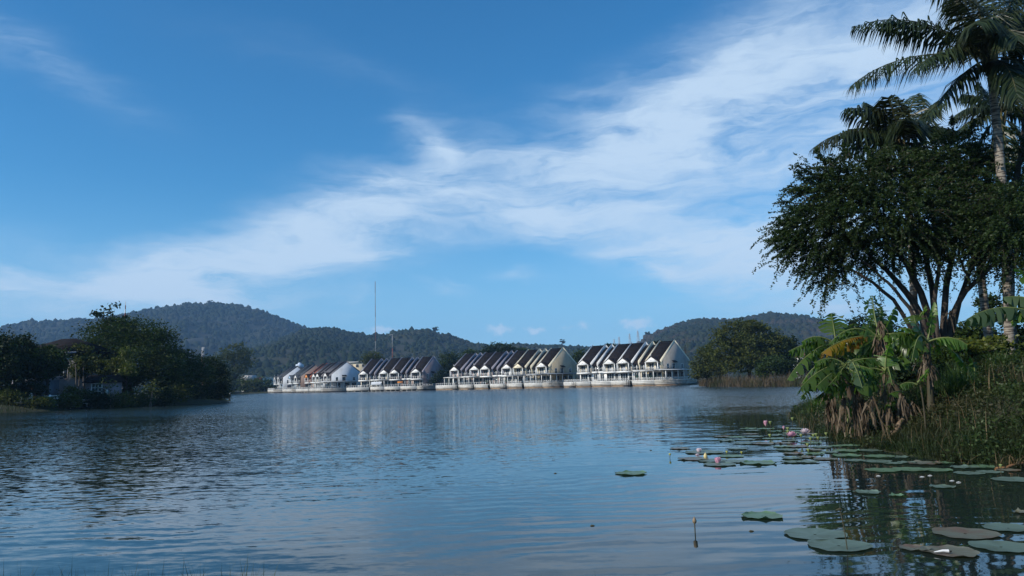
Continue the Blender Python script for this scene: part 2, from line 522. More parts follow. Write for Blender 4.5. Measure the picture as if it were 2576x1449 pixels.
# ------------------------------------------------------------------ hills
M_hill = mat('hill_undergrowth', (0.016, 0.022, 0.010), (0.034, 0.032, 0.018), 0.02, 0.95)
M_wood = leaf_mat('far_forest', (0.007, 0.015, 0.007), (0.022, 0.034, 0.014), (0.034, 0.036, 0.018), 0.15, 0.8, 0.1, 0.009)
M_wood2 = leaf_mat('far_forest_dry', (0.010, 0.018, 0.008), (0.026, 0.034, 0.016), (0.060, 0.044, 0.032), 0.15, 0.8, 0.1, 0.008)
def blobs(mb, P, rad, tall=1.0):
    """a rounded tree top each: two rings and a tip"""
    n = len(P)
    a = np.arange(6) / 6 * 6.2832
    base = np.concatenate([np.stack([np.cos(a), np.sin(a), a * 0 - 0.5], 1), np.stack([0.72 * np.cos(a + .5), 0.72 * np.sin(a + .5), a * 0 + 0.55], 1), [(0, 0, 1.0)]])
    V = base[None] * (1 + rng.uniform(-0.3, 0.3, (n, 13, 1))) * rad[:, None, None]
    r_ = rng.uniform(0, 6.28, n); ca, sa = np.cos(r_)[:, None], np.sin(r_)[:, None]
    V = np.stack([V[..., 0] * ca - V[..., 1] * sa, V[..., 0] * sa + V[..., 1] * ca, V[..., 2] * tall], -1) + P[:, None]
    i_ = np.arange(6); i2 = (i_ + 1) % 6
    Fc = np.concatenate([np.stack([i_, i2, i_ + 6], 1), np.stack([i2, i2 + 6, i_ + 6], 1), np.stack([i_ + 6, i2 + 6, i_ * 0 + 12], 1)])
    mb.add(V.reshape(-1, 3), (Fc[None] + 13 * np.arange(n)[:, None, None]).reshape(-1, 3))


def hill(sky, Yr, Yf, nm, wood, n_blob, rb, seed, x_pad=150):
    pts = np.array([at(px, py, Yr) for px, py in sky])
    def height(x, y):
        zr = np.interp(x * Yr / np.maximum(y, 1) * 0.5 + x * 0.5, pts[:, 0], pts[:, 2])
        t = (y - Yf) / (Yr - Yf)
        sp = np.clip(t, 0, 1)
        prof = sp ** 1.15
        back = np.clip((y - Yr) / (Yr * 0.5), 0, 1)
        gul = vnoise(x / 140.0, y / 190.0, seed, 3) * 0.16 * np.sin(np.pi * sp) ** 1.0
        return np.maximum(zr - rb * 0.9, 2) * (prof + gul) * (1 - back ** 1.5) - 1.0
    x0, x1 = pts[0, 0] - x_pad, pts[-1, 0] + x_pad
    X, Y_ = np.meshgrid(np.linspace(x0, x1, 150), np.concatenate([np.linspace(Yf - 20, Yr, 60), np.linspace(Yr, Yr * 1.5, 22)[1:]]))
    Z = height(X, Y_)
    ny_, nx_ = X.shape
    ii, jj = np.meshgrid(np.arange(ny_ - 1), np.arange(nx_ - 1), indexing='ij')
    Q_ = np.stack([ii * nx_ + jj, ii * nx_ + jj + 1, (ii + 1) * nx_ + jj + 1, (ii + 1) * nx_ + jj], -1).reshape(-1, 4)
    kind(MB().add(np.stack([X, Y_, Z], -1), Q_).build(nm, M_hill, smooth=True), 'structure')
    # woodland canopy over the slope that faces the lake
    px = rng.uniform(x0, x1, n_blob); py = Yf + (Yr * 1.04 - Yf) * rng.uniform(0, 1, n_blob) ** 0.9
    pz = height(px, py)
    keep = (pz > 0.5) & (vnoise(px / (rb * 9), py / (rb * 14), seed + 20, 3) < 0.42)
    P = np.stack([px, py, pz + rb * 0.25], -1)[keep]
    rad = rb * rng.lognormal(-0.12, 0.34, len(P)).clip(0.4, 1.7) * np.where(rng.uniform(0, 1, len(P)) > 0.96, 1.35, 1)
    mb = MB(); blobs(mb, P, rad, 1.0)
    kind(mb.build('hill_forest', wood), 'stuff')['label'] = 'dense dark green forest covering the hillside'
    return height


h_left = hill([(-700, 830), (-300, 812), (-100, 822), (0, 820), (60, 808), (150, 803), (240, 800), (330, 785), (400, 768), (450, 762), (530, 759), (600, 765), (660, 780), (720, 803), (765, 822), (840, 846), (950, 872), (1100, 905), (1300, 930)], 2300, 1250, 'left_hill', M_wood, 19000, 6.0, 1)
h_mid = hill([(250, 950), (420, 925), (560, 895), (680, 862), (765, 827), (830, 822), (880, 833), (920, 840), (960, 840), (1000, 831), (1080, 827), (1130, 840), (1180, 859), (1230, 867), (1300, 864), (1400, 868), (1480, 872), (1560, 884), (1700, 905), (1850, 925)], 1500, 700, 'middle_hill', M_wood, 17000, 3.9, 2)
h_right = hill([(1380, 915), (1500, 893), (1560, 882), (1600, 869), (1640, 837), (1700, 813), (1760, 799), (1830, 801), (1880, 796), (1930, 786), (1990, 788), (2040, 798), (2080, 809), (2140, 822), (2200, 830), (2300, 845), (2450, 838), (2600, 846), (2800, 866), (3100, 900)], 1600, 620, 'right_hill', M_wood2, 18000, 4.1, 3)

# ------------------------------------------------------------------ haze
mt = bpy.data.materials.new('thin_haze'); mt.use_nodes = True
nt = mt.node_tree; nt.nodes.clear()
pv_ = nt.nodes.new('ShaderNodeVolumePrincipled')
pv_.inputs['Color'].default_value = (0.34, 0.62, 1.0, 1)
pv_.inputs['Density'].default_value = 0.00013
pv_.inputs['Anisotropy'].default_value = 0.0
ou = nt.nodes.new('ShaderNodeOutputMaterial'); nt.links.new(pv_.outputs[0], ou.inputs['Volume'])
HAZE = MB().box(-4300, 4300, -1300, 4300, -3.4, 310).build('haze', mt)
kind(HAZE, 'stuff')

# ------------------------------------------------------------------ house paints
M_white = mat('white_paint', (0.80, 0.80, 0.78), (0.70, 0.69, 0.66), 0.8, 0.6, dirt=(0.45, 0.42, 0.36))
M_trim = mat('white_trim', (0.80, 0.80, 0.78), (0.66, 0.66, 0.64), 1.3, 0.5, dirt=(0.38, 0.35, 0.30), dscale=0.35)
M_board = mat('weathered_white_boards', (0.64, 0.63, 0.60), (0.52, 0.51, 0.48), 0.9, 0.7, dirt=(0.30, 0.27, 0.22), dscale=0.4)
M_cream = mat('cream_render', (0.66, 0.56, 0.38), (0.58, 0.48, 0.32), 0.5, 0.85, dirt=(0.42, 0.36, 0.26), dscale=0.25)
M_creamtrim = mat('cream_trim', (0.76, 0.69, 0.52), (0.68, 0.60, 0.44), 1.0, 0.7)
M_pink = mat('pale_pink_render', (0.66, 0.50, 0.44), (0.58, 0.42, 0.37), 0.5, 0.85, dirt=(0.42, 0.32, 0.28), dscale=0.3)
M_endgrey = mat('grey_shade_toned_gable', (0.34, 0.32, 0.29), (0.28, 0.265, 0.24), 0.4, 0.9, dirt=(0.2, 0.19, 0.17), dscale=0.2)  # grey taupe, with the end side's deeper shade put into the colour
M_endcream = mat('shade_toned_cream_gable', (0.42, 0.37, 0.27), (0.36, 0.31, 0.22), 0.4, 0.9, dirt=(0.25, 0.22, 0.16), dscale=0.2)  # darker than the cream front: shade of the end side painted in
M_mauve = mat('mauve_grey_render', (0.27, 0.22, 0.235), (0.22, 0.18, 0.19), 0.4, 0.9, dirt=(0.15, 0.13, 0.13), dscale=0.25)
M_lilac = mat('lilac_grey_trim', (0.34, 0.32, 0.36), (0.27, 0.26, 0.30), 0.8, 0.8)
M_slate = mat('slate_grey_trim', (0.19, 0.18, 0.19), (0.14, 0.135, 0.145), 0.8, 0.8)
M_orange = mat('orange_render', (0.72, 0.27, 0.055), (0.62, 0.22, 0.05), 0.6, 0.8)
M_blue = mat('pale_blue_render', (0.34, 0.50, 0.66), (0.28, 0.42, 0.58), 0.6, 0.85)
M_greyblue = mat('pale_grey_render', (0.55, 0.58, 0.62), (0.48, 0.51, 0.55), 0.4, 0.85, dirt=(0.38, 0.39, 0.40), dscale=0.25)
M_brownwall = mat('red_brown_render', (0.26, 0.10, 0.07), (0.20, 0.08, 0.055), 0.6, 0.85)
M_taupe = mat('taupe_render', (0.27, 0.20, 0.17), (0.22, 0.16, 0.14), 0.5, 0.85)
M_roof = mat('dark_brown_roof', (0.021, 0.0165, 0.0165), (0.012, 0.010, 0.010), 1.2, 0.9, 0.02, 6, spec=0.08, dirt=(0.04, 0.032, 0.03), dscale=0.12)
M_roofgrey = mat('grey_roof', (0.060, 0.066, 0.072), (0.045, 0.05, 0.055), 1.0, 0.7, 0.02, 6)
M_roofred = mat('rust_red_roof', (0.36, 0.11, 0.06), (0.26, 0.08, 0.05), 1.0, 0.75, 0.02, 6)
M_sheet = mat('awning_sheet', (0.50, 0.50, 0.48), (0.40, 0.41, 0.42), 0.7, 0.5, dirt=(0.3, 0.28, 0.25))
M_sheetdk = mat('grey_awning_sheet', (0.20, 0.23, 0.26), (0.15, 0.17, 0.20), 0.7, 0.5)
M_deck = mat('weathered_concrete_and_side_shade', (0.42, 0.40, 0.36), (0.30, 0.28, 0.25), 0.7, 0.9, dirt=(0.16, 0.13, 0.10), dscale=0.5)  # weathered grey; on the side planks it doubles as painted-in shade
M_base = mat('stained_quay', (0.26, 0.18, 0.11), (0.16, 0.12, 0.09), 0.7, 0.95, dirt=(0.08, 0.06, 0.05), dscale=0.4)
M_dark = mat('dark_pile', (0.05, 0.045, 0.04), (0.03, 0.03, 0.03), 1.0, 0.9)
M_wood_br = mat('brown_door_wood', (0.12, 0.06, 0.035), (0.08, 0.04, 0.025), 2.0, 0.6)
M_green = mat('dark_green_cloth', (0.02, 0.09, 0.06), (0.015, 0.06, 0.045), 2.0, 0.7)
M_chair = mat('garden_plastic', (0.55, 0.55, 0.50), (0.45, 0.45, 0.42), 2.0, 0.5)
M_pot = mat('terracotta_pot', (0.30, 0.12, 0.07), (0.22, 0.09, 0.05), 2.0, 0.8)
M_potplant = leaf_mat('pot_plant_leaf', (0.02, 0.05, 0.015), (0.05, 0.10, 0.03), trans=0.25)
gm = bpy.data.materials.new('window_glass'); gm.use_nodes = True
_b = gm.node_tree.nodes['Principled BSDF']; _b.inputs['Base Color'].default_value = (0.018, 0.026, 0.032, 1); _b.inputs['Roughness'].default_value = 0.08
_b.inputs['Specular IOR Level'].default_value = 0.5
M_glass = gm
M_metal = mat('galvanised_steel', (0.42, 0.43, 0.45), (0.33, 0.34, 0.36), 1.0, 0.45)

EAVE, RIDGE, DEPTH, BF, DK = 8.15, 13.8, 15.0, 4.75, 1.78
SL = (RIDGE - EAVE) / (DEPTH / 2)


def window(parent, x0, x1, z0, z1, y=0.0, frame=None, nmull=1, axis='y', xw=0.0, bars=0, fw_=0.10):
    """frame proud of the wall, glass set back in it; axis 'x' puts it on an end wall at x = xw"""
    fr, pn = MB(), MB()
    def bx(m_, a0, a1, d0, d1, c0, c1):
        if axis == 'y': m_.box(a0, a1, y + d0, y + d1, c0, c1)
        else: m_.box(xw - d1, xw - d0, a0, a1, c0, c1)
    w = fw_
    bx(fr, x0 - w, x0, -0.07, 0.03, z0 - w, z1 + w); bx(fr, x1, x1 + w, -0.07, 0.03, z0 - w, z1 + w)
    bx(fr, x0, x1, -0.07, 0.03, z1, z1 + w); bx(fr, x0, x1, -0.09, 0.03, z0 - w, z0)
    for k_ in range(nmull):
        c_ = x0 + (x1 - x0) * (k_ + 1) / (nmull + 1)
        bx(fr, c_ - 0.035, c_ + 0.035, -0.055, 0.03, z0, z1)
    for k_ in range(bars):
        c_ = z0 + (z1 - z0) * (k_ + 1) / (bars + 1)
        bx(fr, x0, x1, -0.045, 0.03, c_ - 0.03, c_ + 0.03)
    bx(pn, x0, x1, -0.025, 0.025, z0, z1)
    f_ = fr.build('window', frame or M_trim, parent)
    pn.build('pane', M_glass, f_)
    return f_


def lattice(m_, a, b, z0, z1, step=0.8, style='x'):
    """railing between plan points a and b: posts, rails and crossed bars or plain balusters"""
    a, b = np.array(a, float), np.array(b, float); L = np.linalg.norm(b - a); d = (b - a) / L
    p = lambda t, z: (a[0] + d[0] * t, a[1] + d[1] * t, z)
    m_.bar(p(0, z1), p(L, z1), 0.08, 0.06); m_.bar(p(0, z0 + 0.06), p(L, z0 + 0.06), 0.06, 0.05)
    k_ = max(1, int(round(L / (step if style == 'x' else 1.15)))); st_ = L / k_
    for i_ in range(k_):
        if style == 'x':
            m_.bar(p(i_ * st_, z0 + 0.1), p((i_ + 1) * st_, z1 - 0.04), 0.04, 0.05)
            m_.bar(p((i_ + 1) * st_, z0 + 0.1), p(i_ * st_, z1 - 0.04), 0.03, 0.05)
            m_.bar(p(i_ * st_, z0), p(i_ * st_, z1), 0.06, 0.06)
        else:
            m_.bar(p(i_ * st_, z0), p(i_ * st_, z1), 0.12, 0.12)


def flight(m_, x, y0, z0, n_, dx): ...


def house(label, block, idx, wall=None, upper=None, fin=None, roof=None, trim=None, rail='x', awn=None, awn_z=4.35, deck='quay',
          solid=False, end=None, first=False, extra=None, dk=(0, None), group='row houses along the water', wallL=None, pedim=None, ridge_cap=False):
    px, Y, deg, cnt = BLOCKS[block]
    c, d, back, rz = block_frame(px, Y, deg)
    o = c + d * UW * (idx + 1)               # the far corner of this house; local x runs back towards the near end
    t = thing('row_house', label, 'house', (o[0], o[1], 0), rz, group)
    wall = wall or M_cream; fin = fin or M_white; roof = roof or M_roof; trim = trim or M_trim; upper = upper or wall
    near_gable = (idx % 2 == 0)              # mirrored pairs: tall gable bay at the near or the far side
    gw = 5.5
    gx0, gx1 = (UW - gw, UW) if near_gable else (0.0, gw)
    bx0, bx1 = (0.0, UW - gw) if near_gable else (gw, UW)
    low = 0.95                               # the window bay has its roof set lower
    w_ = MB()
    lowz = 1.5
    # two storeys: ground floor and upper floor walls as one shell, gable and bay sections
    w_.prism([(0, lowz), (DEPTH, lowz), (DEPTH, EAVE), (DEPTH / 2, RIDGE), (0, EAVE)], 0, gx0 + 0.02, gx1 - 0.02)
    w_.prism([(0.02, lowz), (DEPTH - 0.02, lowz), (DEPTH - 0.02, EAVE - low), (DEPTH / 2, RIDGE - low), (0.02, EAVE - low)], 0, bx0 + 0.02, bx1 - 0.02)
    w_.build('wall', upper, t)
    if wall is not upper:
        MB().box(0.05, UW - 0.05, -0.06, 0.018, 2.06, BF - 0.25).build('ground_floor_wall', wall, t)
    rf = MB()
    def slope(x0, x1, dz, over):
        th = 0.16
        A = [(-over, EAVE - over * SL + dz), (DEPTH / 2, RIDGE + dz), (DEPTH + over, EAVE - over * SL + dz)]
        rf.prism([(A[0][0], A[0][1] + 0.02), (A[1][0], A[1][1] + 0.02), (A[1][0], A[1][1] + th + 0.05), (A[0][0], A[0][1] + th)], 0, x0, x1)
        rf.prism([(A[1][0], A[1][1] + 0.02), (A[2][0], A[2][1] + 0.02), (A[2][0], A[2][1] + th), (A[1][0] , A[1][1] + th + 0.05)], 0, x0, x1)
        # courses of tiles standing a little proud
        n_ = 11
        for i_ in range(n_):
            y = -over + (DEPTH / 2 + over) * (i_ + 0.0) / n_
            z = EAVE + y * SL + dz + th
            rf.prism([(y, z - 0.02), (y + 0.30, z + 0.30 * SL - 0.02), (y + 0.30, z + 0.30 * SL + 0.035), (y, z + 0.075)], 0, x0 + 0.01, x1 - 0.01)
    slope(gx0 + 0.16, gx1 - 0.16, 0.0, 0.75)
    slope(bx0 + 0.16, bx1 - 0.16, -low, 0.55)
    rf.build('roof', roof, t)
    # parapet walls that ride up the slope either side of each section, with a bracket foot
    prof = [(DEPTH / 2, RIDGE - 0.9), (DEPTH / 2, RIDGE + 0.50), (-0.95, EAVE - 0.95 * SL + 0.48), (-0.98, EAVE - 1.15), (-0.42, EAVE - 2.0), (-0.42, BF + 0.2), (0.0, BF + 0.2), (0.0, EAVE - 0.9)]
    profb = [(DEPTH / 2, RIDGE - 0.9), (DEPTH + 0.7, EAVE - 0.7 * SL - 0.5), (DEPTH + 0.7, EAVE - 0.7 * SL + 0.45), (DEPTH / 2, RIDGE + 0.50)]
    edges = [gx0, gx1] if first or True else [gx0]
    for e in ([0.0, UW - gw] if near_gable else [gw]) + ([UW] if first or not near_gable else []) if False else sorted({0.0, gx0, gx1} | ({UW} if first else set())):
        if e == UW and not first: continue
        x0 = e - 0.15 if e > 0 else e - 0.15
        MB().prism(prof, 0, x0, x0 + 0.30).prism(profb, 0, x0 + 0.003, x0 + 0.297).build('parapet', fin, t)
    # upper balcony on the gable section
    q0, q1, yb = gx0 + 0.55, gx1 - 0.55, -1.75
    slab = MB().box(gx0 + 0.17, gx1 - 0.17, yb - 0.1, -0.002, BF - 0.2, BF)
    slab.box(gx0 + 0.17, gx1 - 0.17, yb - 0.16, yb - 0.1, BF - 0.34, BF + 0.08).box(gx0 + 0.17, gx0 + 0.27, yb - 0.1, -0.005, BF - 0.45, BF + 0.1).box(gx1 - 0.27, gx1 - 0.17, yb - 0.1, -0.005, BF - 0.45, BF + 0.1)
    bal = slab.build('balcony', trim, t)
    ml = MB()
    if solid:
        ml.box(q0, q1, yb - 0.04, yb + 0.04, BF, BF + 0.95)
    else:
        lattice(ml, (q0, yb), (q1, yb), BF + 0.02, BF + 1.0, style=rail); lattice(ml, (q1 + 0.2, yb), (q1 + 0.2, -0.1), BF + 0.02, BF + 1.0, style=rail)
    ml.build('railing', trim, bal)
    for x in (q0 - 0.02, q1 + 0.02):
        MB().box(x - 0.13, x + 0.13, yb - 0.13, yb + 0.13, BF, EAVE - 0.85).box(x - 0.18, x + 0.18, yb - 0.18, yb + 0.18, EAVE - 1.0, EAVE - 0.85).build('column', trim, bal)
    pk = EAVE + 0.75
    xm = (gx0 + gx1) / 2
    y_in = (pk + 0.2 - EAVE) / SL + 0.3
    pd = MB().prism([(q0 - 0.45, EAVE - 0.82), (q1 + 0.45, EAVE - 0.82), (xm, pk)], 1, yb - 0.16, yb - 0.02)
    pd.box(q0 - 0.3, q1 + 0.3, yb - 0.02, -0.3, EAVE - 0.84, EAVE - 0.72)
    pdo = pd.build('pediment', pedim or trim, t)
    rg = [(xm + 0.42 * math.cos(a_), EAVE - 0.55 + 0.42 * math.sin(a_)) for a_ in np.linspace(0, math.pi, 9)]
    rin = [(xm + 0.30 * math.cos(a_), EAVE - 0.55 + 0.30 * math.sin(a_)) for a_ in np.linspace(math.pi, 0, 9)]
    MB().prism(rg + rin, 1, yb - 0.20, yb - 0.161).build('fan_moulding', M_lilac, pdo)
    MB().box(xm - 0.05, xm + 0.05, yb - 0.28, yb - 0.18, pk + 0.1, pk + 0.85).build('finial', trim, pdo)
    dr = MB()
    for sgn in (-1, 1):
        xe = xm + sgn * (q1 - q0 + 1.4) / 2; ze = EAVE - 0.98
        V = [(xm, yb - 0.32, pk + 0.04), (xe, yb - 0.32, ze), (xe, -0.2, ze), (xm, y_in, pk + 0.04)]
        V += [(v[0], v[1], v[2] + 0.13) for v in V]
        dr.add(V, np.array([(0, 3, 2, 1), (4, 5, 6, 7), (0, 1, 5, 4), (1, 2, 6, 5), (2, 3, 7, 6), (3, 0, 4, 7)]) if sgn > 0 else np.array([(0, 1, 2, 3), (4, 7, 6, 5), (0, 4, 5, 1), (1, 5, 6, 2), (2, 6, 7, 3), (3, 7, 4, 0)]))
    dr.build('porch_roof', roof, t)
    # upper windows and doors
    window(t, gx0 + 0.7, gx0 + 2.4, BF + 0.1, BF + 2.3, 0.0, trim, 1)
    window(t, gx1 - 2.4, gx1 - 0.9, BF + 0.1, BF + 2.3, 0.0, trim, 1)
    window(t, bx0 + 0.35, bx0 + 1.25, BF + 0.3, BF + 2.1, 0.02, trim, 0, bars=1)
    window(t, bx0 + 1.5, bx0 + 2.35, BF + 0.3, BF + 2.1, 0.02, trim, 0, bars=1)
    MB().box(bx0 + 0.17, bx1 - 0.17, -0.70, 0.0, BF - 0.2, BF).box(bx0 + 0.17, bx1 - 0.17, -0.80, -0.701, BF - 0.25, BF + 0.28).build('bay_ledge', trim, t)
    # ground floor openings
    window(t, gx0 + 0.5, gx0 + 3.3, 1.85, 4.15, -0.06, trim, 2)
    window(t, gx1 - 1.7, gx1 - 0.5, 1.9, 4.1, -0.06, trim, 0, bars=1)
    window(t, bx0 + 0.5, bx1 - 0.7, 1.9, 4.1, -0.06, trim, 1)
    # terrace over the water
    x0, x1 = dk[0], UW if dk[1] is None else dk[1]
    yf = -4.8
    dkm = MB().box(x0, x1, yf, -0.065, 1.58, DK)
    dko = dkm.build('terrace', M_deck, t)
    for k_ in range(3):
        z1_ = DK - 0.03 - k_ * 0.44
        MB().box(x0 - 0.02, x1 + 0.02, yf - 0.16 + 0.05 * k_, yf - 0.001 , z1_ - 0.41, z1_).build('plank', M_board if k_ < 2 else M_deck, dko)
    if deck == 'quay':
        MB().box(x0, x1, yf + 0.08, yf + 0.4, -1.0, 0.50).build('quay_wall', M_base, dko)
    else:
        for k_ in range(4):
            xp = x0 + 0.4 + k_ * (x1 - x0 - 0.8) / 3
            MB().box(xp - 0.16, xp + 0.16, yf + 0.25, yf + 0.57, -2.2, 0.80).build('pile', M_deck, dko)
        MB().box(x0, x1, -1.2, -0.9, -1.5, 1.86).build('quay_wall', M_dark, dko)
    lr = MB()
    lattice(lr, (x0 + 0.1, yf + 0.08), (x1 - 0.1, yf + 0.08), DK, DK + 0.8, style=rail if not solid else 'post')
    lr.build('railing', trim, dko)
    if awn:
        a_ = MB()
        V = [(0.05, yf - 0.35, BF - 0.12), (UW - 0.05, yf - 0.35, BF - 0.12), (UW - 0.05, yb - 0.17, BF + 0.05), (0.05, yb - 0.17, BF + 0.05)]
        V += [(v[0], v[1], v[2] + 0.14) for v in V]
        a_.add(V, np.array([(0, 3, 2, 1), (4, 5, 6, 7), (0, 1, 5, 4), (1, 2, 6, 5), (2, 3, 7, 6), (3, 0, 4, 7)]))
        ao = a_.build('awning', awn, t)
        for xp in np.linspace(0.3, UW - 0.3, 4):
            MB().box(xp - 0.09, xp + 0.09, yf + 0.02, yf + 0.2, DK, V[0][2] + 0.02).build('post', trim, ao)
    if end:
        we, xe = end.get('wall', upper), UW
        if end.get('clad', True):
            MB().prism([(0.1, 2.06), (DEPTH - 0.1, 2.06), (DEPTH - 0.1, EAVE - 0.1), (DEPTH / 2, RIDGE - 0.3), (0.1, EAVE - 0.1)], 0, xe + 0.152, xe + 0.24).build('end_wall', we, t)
        xw = xe + 0.24
        window(t, 2.2, 3.1, 5.0, 6.7, axis='x', xw=xw, frame=M_trim, nmull=0, bars=1)
        window(t, 5.3, 6.8, 5.0, 6.8, axis='x', xw=xw, frame=M_trim, nmull=1)
        window(t, 10.4, 11.5, 5.2, 6.7, axis='x', xw=xw, frame=M_trim, nmull=1)
        V = [(xw, 5.0, 7.7), (xw, 7.1, 7.7), (xw + 1.0, 7.2, 7.1), (xw + 1.0, 4.9, 7.1)]
        V += [(v[0], v[1], v[2] + 0.08) for v in V]
        MB().add(V, np.array([(0, 3, 2, 1), (4, 5, 6, 7), (0, 1, 5, 4), (1, 2, 6, 5), (2, 3, 7, 6), (3, 0, 4, 7)])).build('window_hood', M_roof, t)
        for w0, w1 in ((2.4, 4.2), (6.2, 8.6), (10.0, 11.8)):
            window(t, w0, w1, 2.12, 4.0, axis='x', xw=xw, frame=M_taupe, nmull=1)
        # terrace and roofed veranda carried round the end
        ew, y1 = end.get('w', 3.6), end.get('y1', 11.5)
        dm = MB().box(UW + 0.03, UW + ew, yf, y1, 1.582, DK - 0.002).build('side_terrace', M_deck, t)
        for k_ in range(3):
            z1_ = DK - 0.03 - k_ * 0.44
            MB().box(UW + ew, UW + ew + 0.15 - 0.05 * k_, yf - 0.1, y1, z1_ - 0.41, z1_).box(UW + 0.03, UW + ew - 0.002, yf - 0.158 + 0.05 * k_, yf - 0.002, z1_ - 0.408, z1_ - 0.002).build('plank', M_deck, dm)  # greyer than the front boards: end-side shade put into the colour
        MB().box(UW + 0.1, UW + ew - 0.1, yf + 0.1, y1 - 0.1, -1.5, 0.80 if deck == 'quay' else 0.5).build('quay_wall', M_dark if deck != 'quay' else M_base, dm)
        sr = MB(); lattice(sr, (UW + ew - 0.1, yf + 0.2), (UW + ew - 0.1, y1 - 0.1), DK, DK + 0.8, style=rail); lattice(sr, (UW + 0.2, yf + 0.1), (UW + ew - 0.2, yf + 0.1), DK, DK + 0.8, style=rail)
        sr.build('railing', trim, dm)
        if end.get('awn'):
            za = end.get('az', 4.95)
            V = [(UW + 0.245, yf - 0.4, za), (UW + ew + 0.4, yf - 0.4, za - 0.3), (UW + ew + 0.4, y1 + 0.3, za - 0.3), (UW + 0.245, y1 + 0.3, za)]
            V += [(v[0], v[1], v[2] + 0.16) for v in V]
            ao = MB().add(V, np.array([(0, 1, 2, 3), (4, 7, 6, 5), (0, 4, 5, 1), (1, 5, 6, 2), (2, 6, 7, 3), (3, 7, 4, 0)])).build('side_awning', end['awn'], t)
            for yp in np.linspace(yf + 0.2, y1 - 0.3, 6):
                MB().box(UW + ew - 0.2, UW + ew - 0.02, yp - 0.09, yp + 0.09, DK, za - 0.27).build('post', trim, ao)
    # things standing on the terrace: each house has its own few
    t['_o'] = 1
    del t['_o']
    return t, (lambda x, y, z: (o[0] + x * math.cos(rz) - y * math.sin(rz), o[1] + x * math.sin(rz) + y * math.cos(rz), z)), rz


HS = {}
GRP_E = 'white and cream row houses of the block nearest the trees'
Ea = dict(upper=M_cream, wall=M_white, fin=M_white)
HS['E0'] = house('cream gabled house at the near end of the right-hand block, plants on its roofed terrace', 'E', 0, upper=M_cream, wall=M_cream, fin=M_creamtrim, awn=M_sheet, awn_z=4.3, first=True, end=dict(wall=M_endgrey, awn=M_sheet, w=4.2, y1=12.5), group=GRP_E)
HS['E1'] = house('second house from the near end of the right-hand block, open white terrace without awning', 'E', 1, dk=(0, UW - 0.9), group=GRP_E, **Ea)
HS['E2'] = house('third house from the near end of the right-hand block, crossed white balcony railings', 'E', 2, dk=(0.4, None), group=GRP_E, **Ea)
HS['E3'] = house('house at the far end of the right-hand block, beside the long middle block', 'E', 3, dk=(-3.2, None), group=GRP_E, **Ea)
GRP_D = 'row houses of the long middle block with six white gables'
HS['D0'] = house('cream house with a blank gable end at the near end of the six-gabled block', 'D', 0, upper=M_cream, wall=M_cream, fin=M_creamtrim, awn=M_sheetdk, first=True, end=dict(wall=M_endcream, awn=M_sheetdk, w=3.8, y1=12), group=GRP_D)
HS['D1'] = house('cream house with cream gable front, second from the near end of the six-gabled block', 'D', 1, upper=M_cream, wall=M_white, fin=M_creamtrim, awn=M_sheetdk, pedim=M_creamtrim, dk=(0, UW - 1.1), group=GRP_D)
HS['D2'] = house('all white house in the middle of the six-gabled block, curtains on its balcony', 'D', 2, upper=M_white, wall=M_white, fin=M_lilac, rail='post', dk=(0, UW - 0.5), group=GRP_D)
HS['D3'] = house('pale pink house with open terrace, third from the far end of the six-gabled block', 'D', 3, upper=M_pink, wall=M_pink, fin=M_lilac, rail='post', dk=(0, UW - 1.2), group=GRP_D)
HS['D4'] = house('pale pink house under a white awning, second from far end of six-gabled block', 'D', 4, upper=M_pink, wall=M_pink, fin=M_lilac, rail='post', awn=M_white, dk=(0, UW - 0.5), group=GRP_D)
HS['D5'] = house('white and pink house under a long awning at the far end of the six-gabled block', 'D', 5, upper=M_pink, wall=M_white, fin=M_lilac, rail='post', awn=M_white, dk=(-4.5, UW - 1.1), group=GRP_D)
GRP_C = 'row houses of the dark roofed block with a mauve gable end'
HS['C0'] = house('dark walled house whose mauve grey gable end faces the trees', 'C', 0, upper=M_mauve, wall=M_taupe, fin=M_lilac, roof=M_roof, rail='post', deck='pile', first=True, end=dict(wall=M_mauve, w=3.0, y1=10), group=GRP_C)
HS['C1'] = house('house with a red brown terrace wall under dark roof beside the mauve gable end', 'C', 1, upper=M_taupe, wall=M_brownwall, fin=M_lilac, rail='post', deck='pile', group=GRP_C)
HS['C2'] = house('house with a hanging white sun blind over its terrace in the dark roofed block', 'C', 2, upper=M_cream, wall=M_white, fin=M_lilac, rail='post', deck='pile', awn=M_white, dk=(0.8, None), group=GRP_C)
HS['C3'] = house('cream house at the far end of the dark roofed block, next to the grey gable', 'C', 3, upper=M_cream, wall=M_cream, fin=M_lilac, rail='post', deck='pile', dk=(-3.8, None), group=GRP_C)
GRP_B = 'small looking row houses of the block ending in the pale grey gable'
HS['B0'] = house('white house with a big pale grey gable end and green tinted windows', 'B', 0, upper=M_greyblue, wall=M_greyblue, fin=M_slate, rail='post', deck='pile', awn=M_white, first=True, end=dict(wall=M_greyblue, w=3.0, y1=12, awn=M_sheet), group=GRP_B)
HS['B1'] = house('white house with dark roof, second in the block behind the pale grey gable', 'B', 1, upper=M_white, wall=M_greyblue, fin=M_slate, rail='post', deck='pile', group=GRP_B)
HS['B2'] = house('cream white house between the orange house and the white house', 'B', 2, upper=M_cream, wall=M_white, fin=M_slate, rail='post', deck='pile', dk=(0, UW - 0.8), group=GRP_B)
HS['B3'] = house('bright orange house with a rust red roof edge at the far end of its block', 'B', 3, upper=M_orange, wall=M_orange, fin=M_roofred, trim=M_trim, rail='post', deck='pile', pedim=M_orange, dk=(-4, None), group=GRP_B)
GRP_A = 'farthest row houses at the left end of the water front'
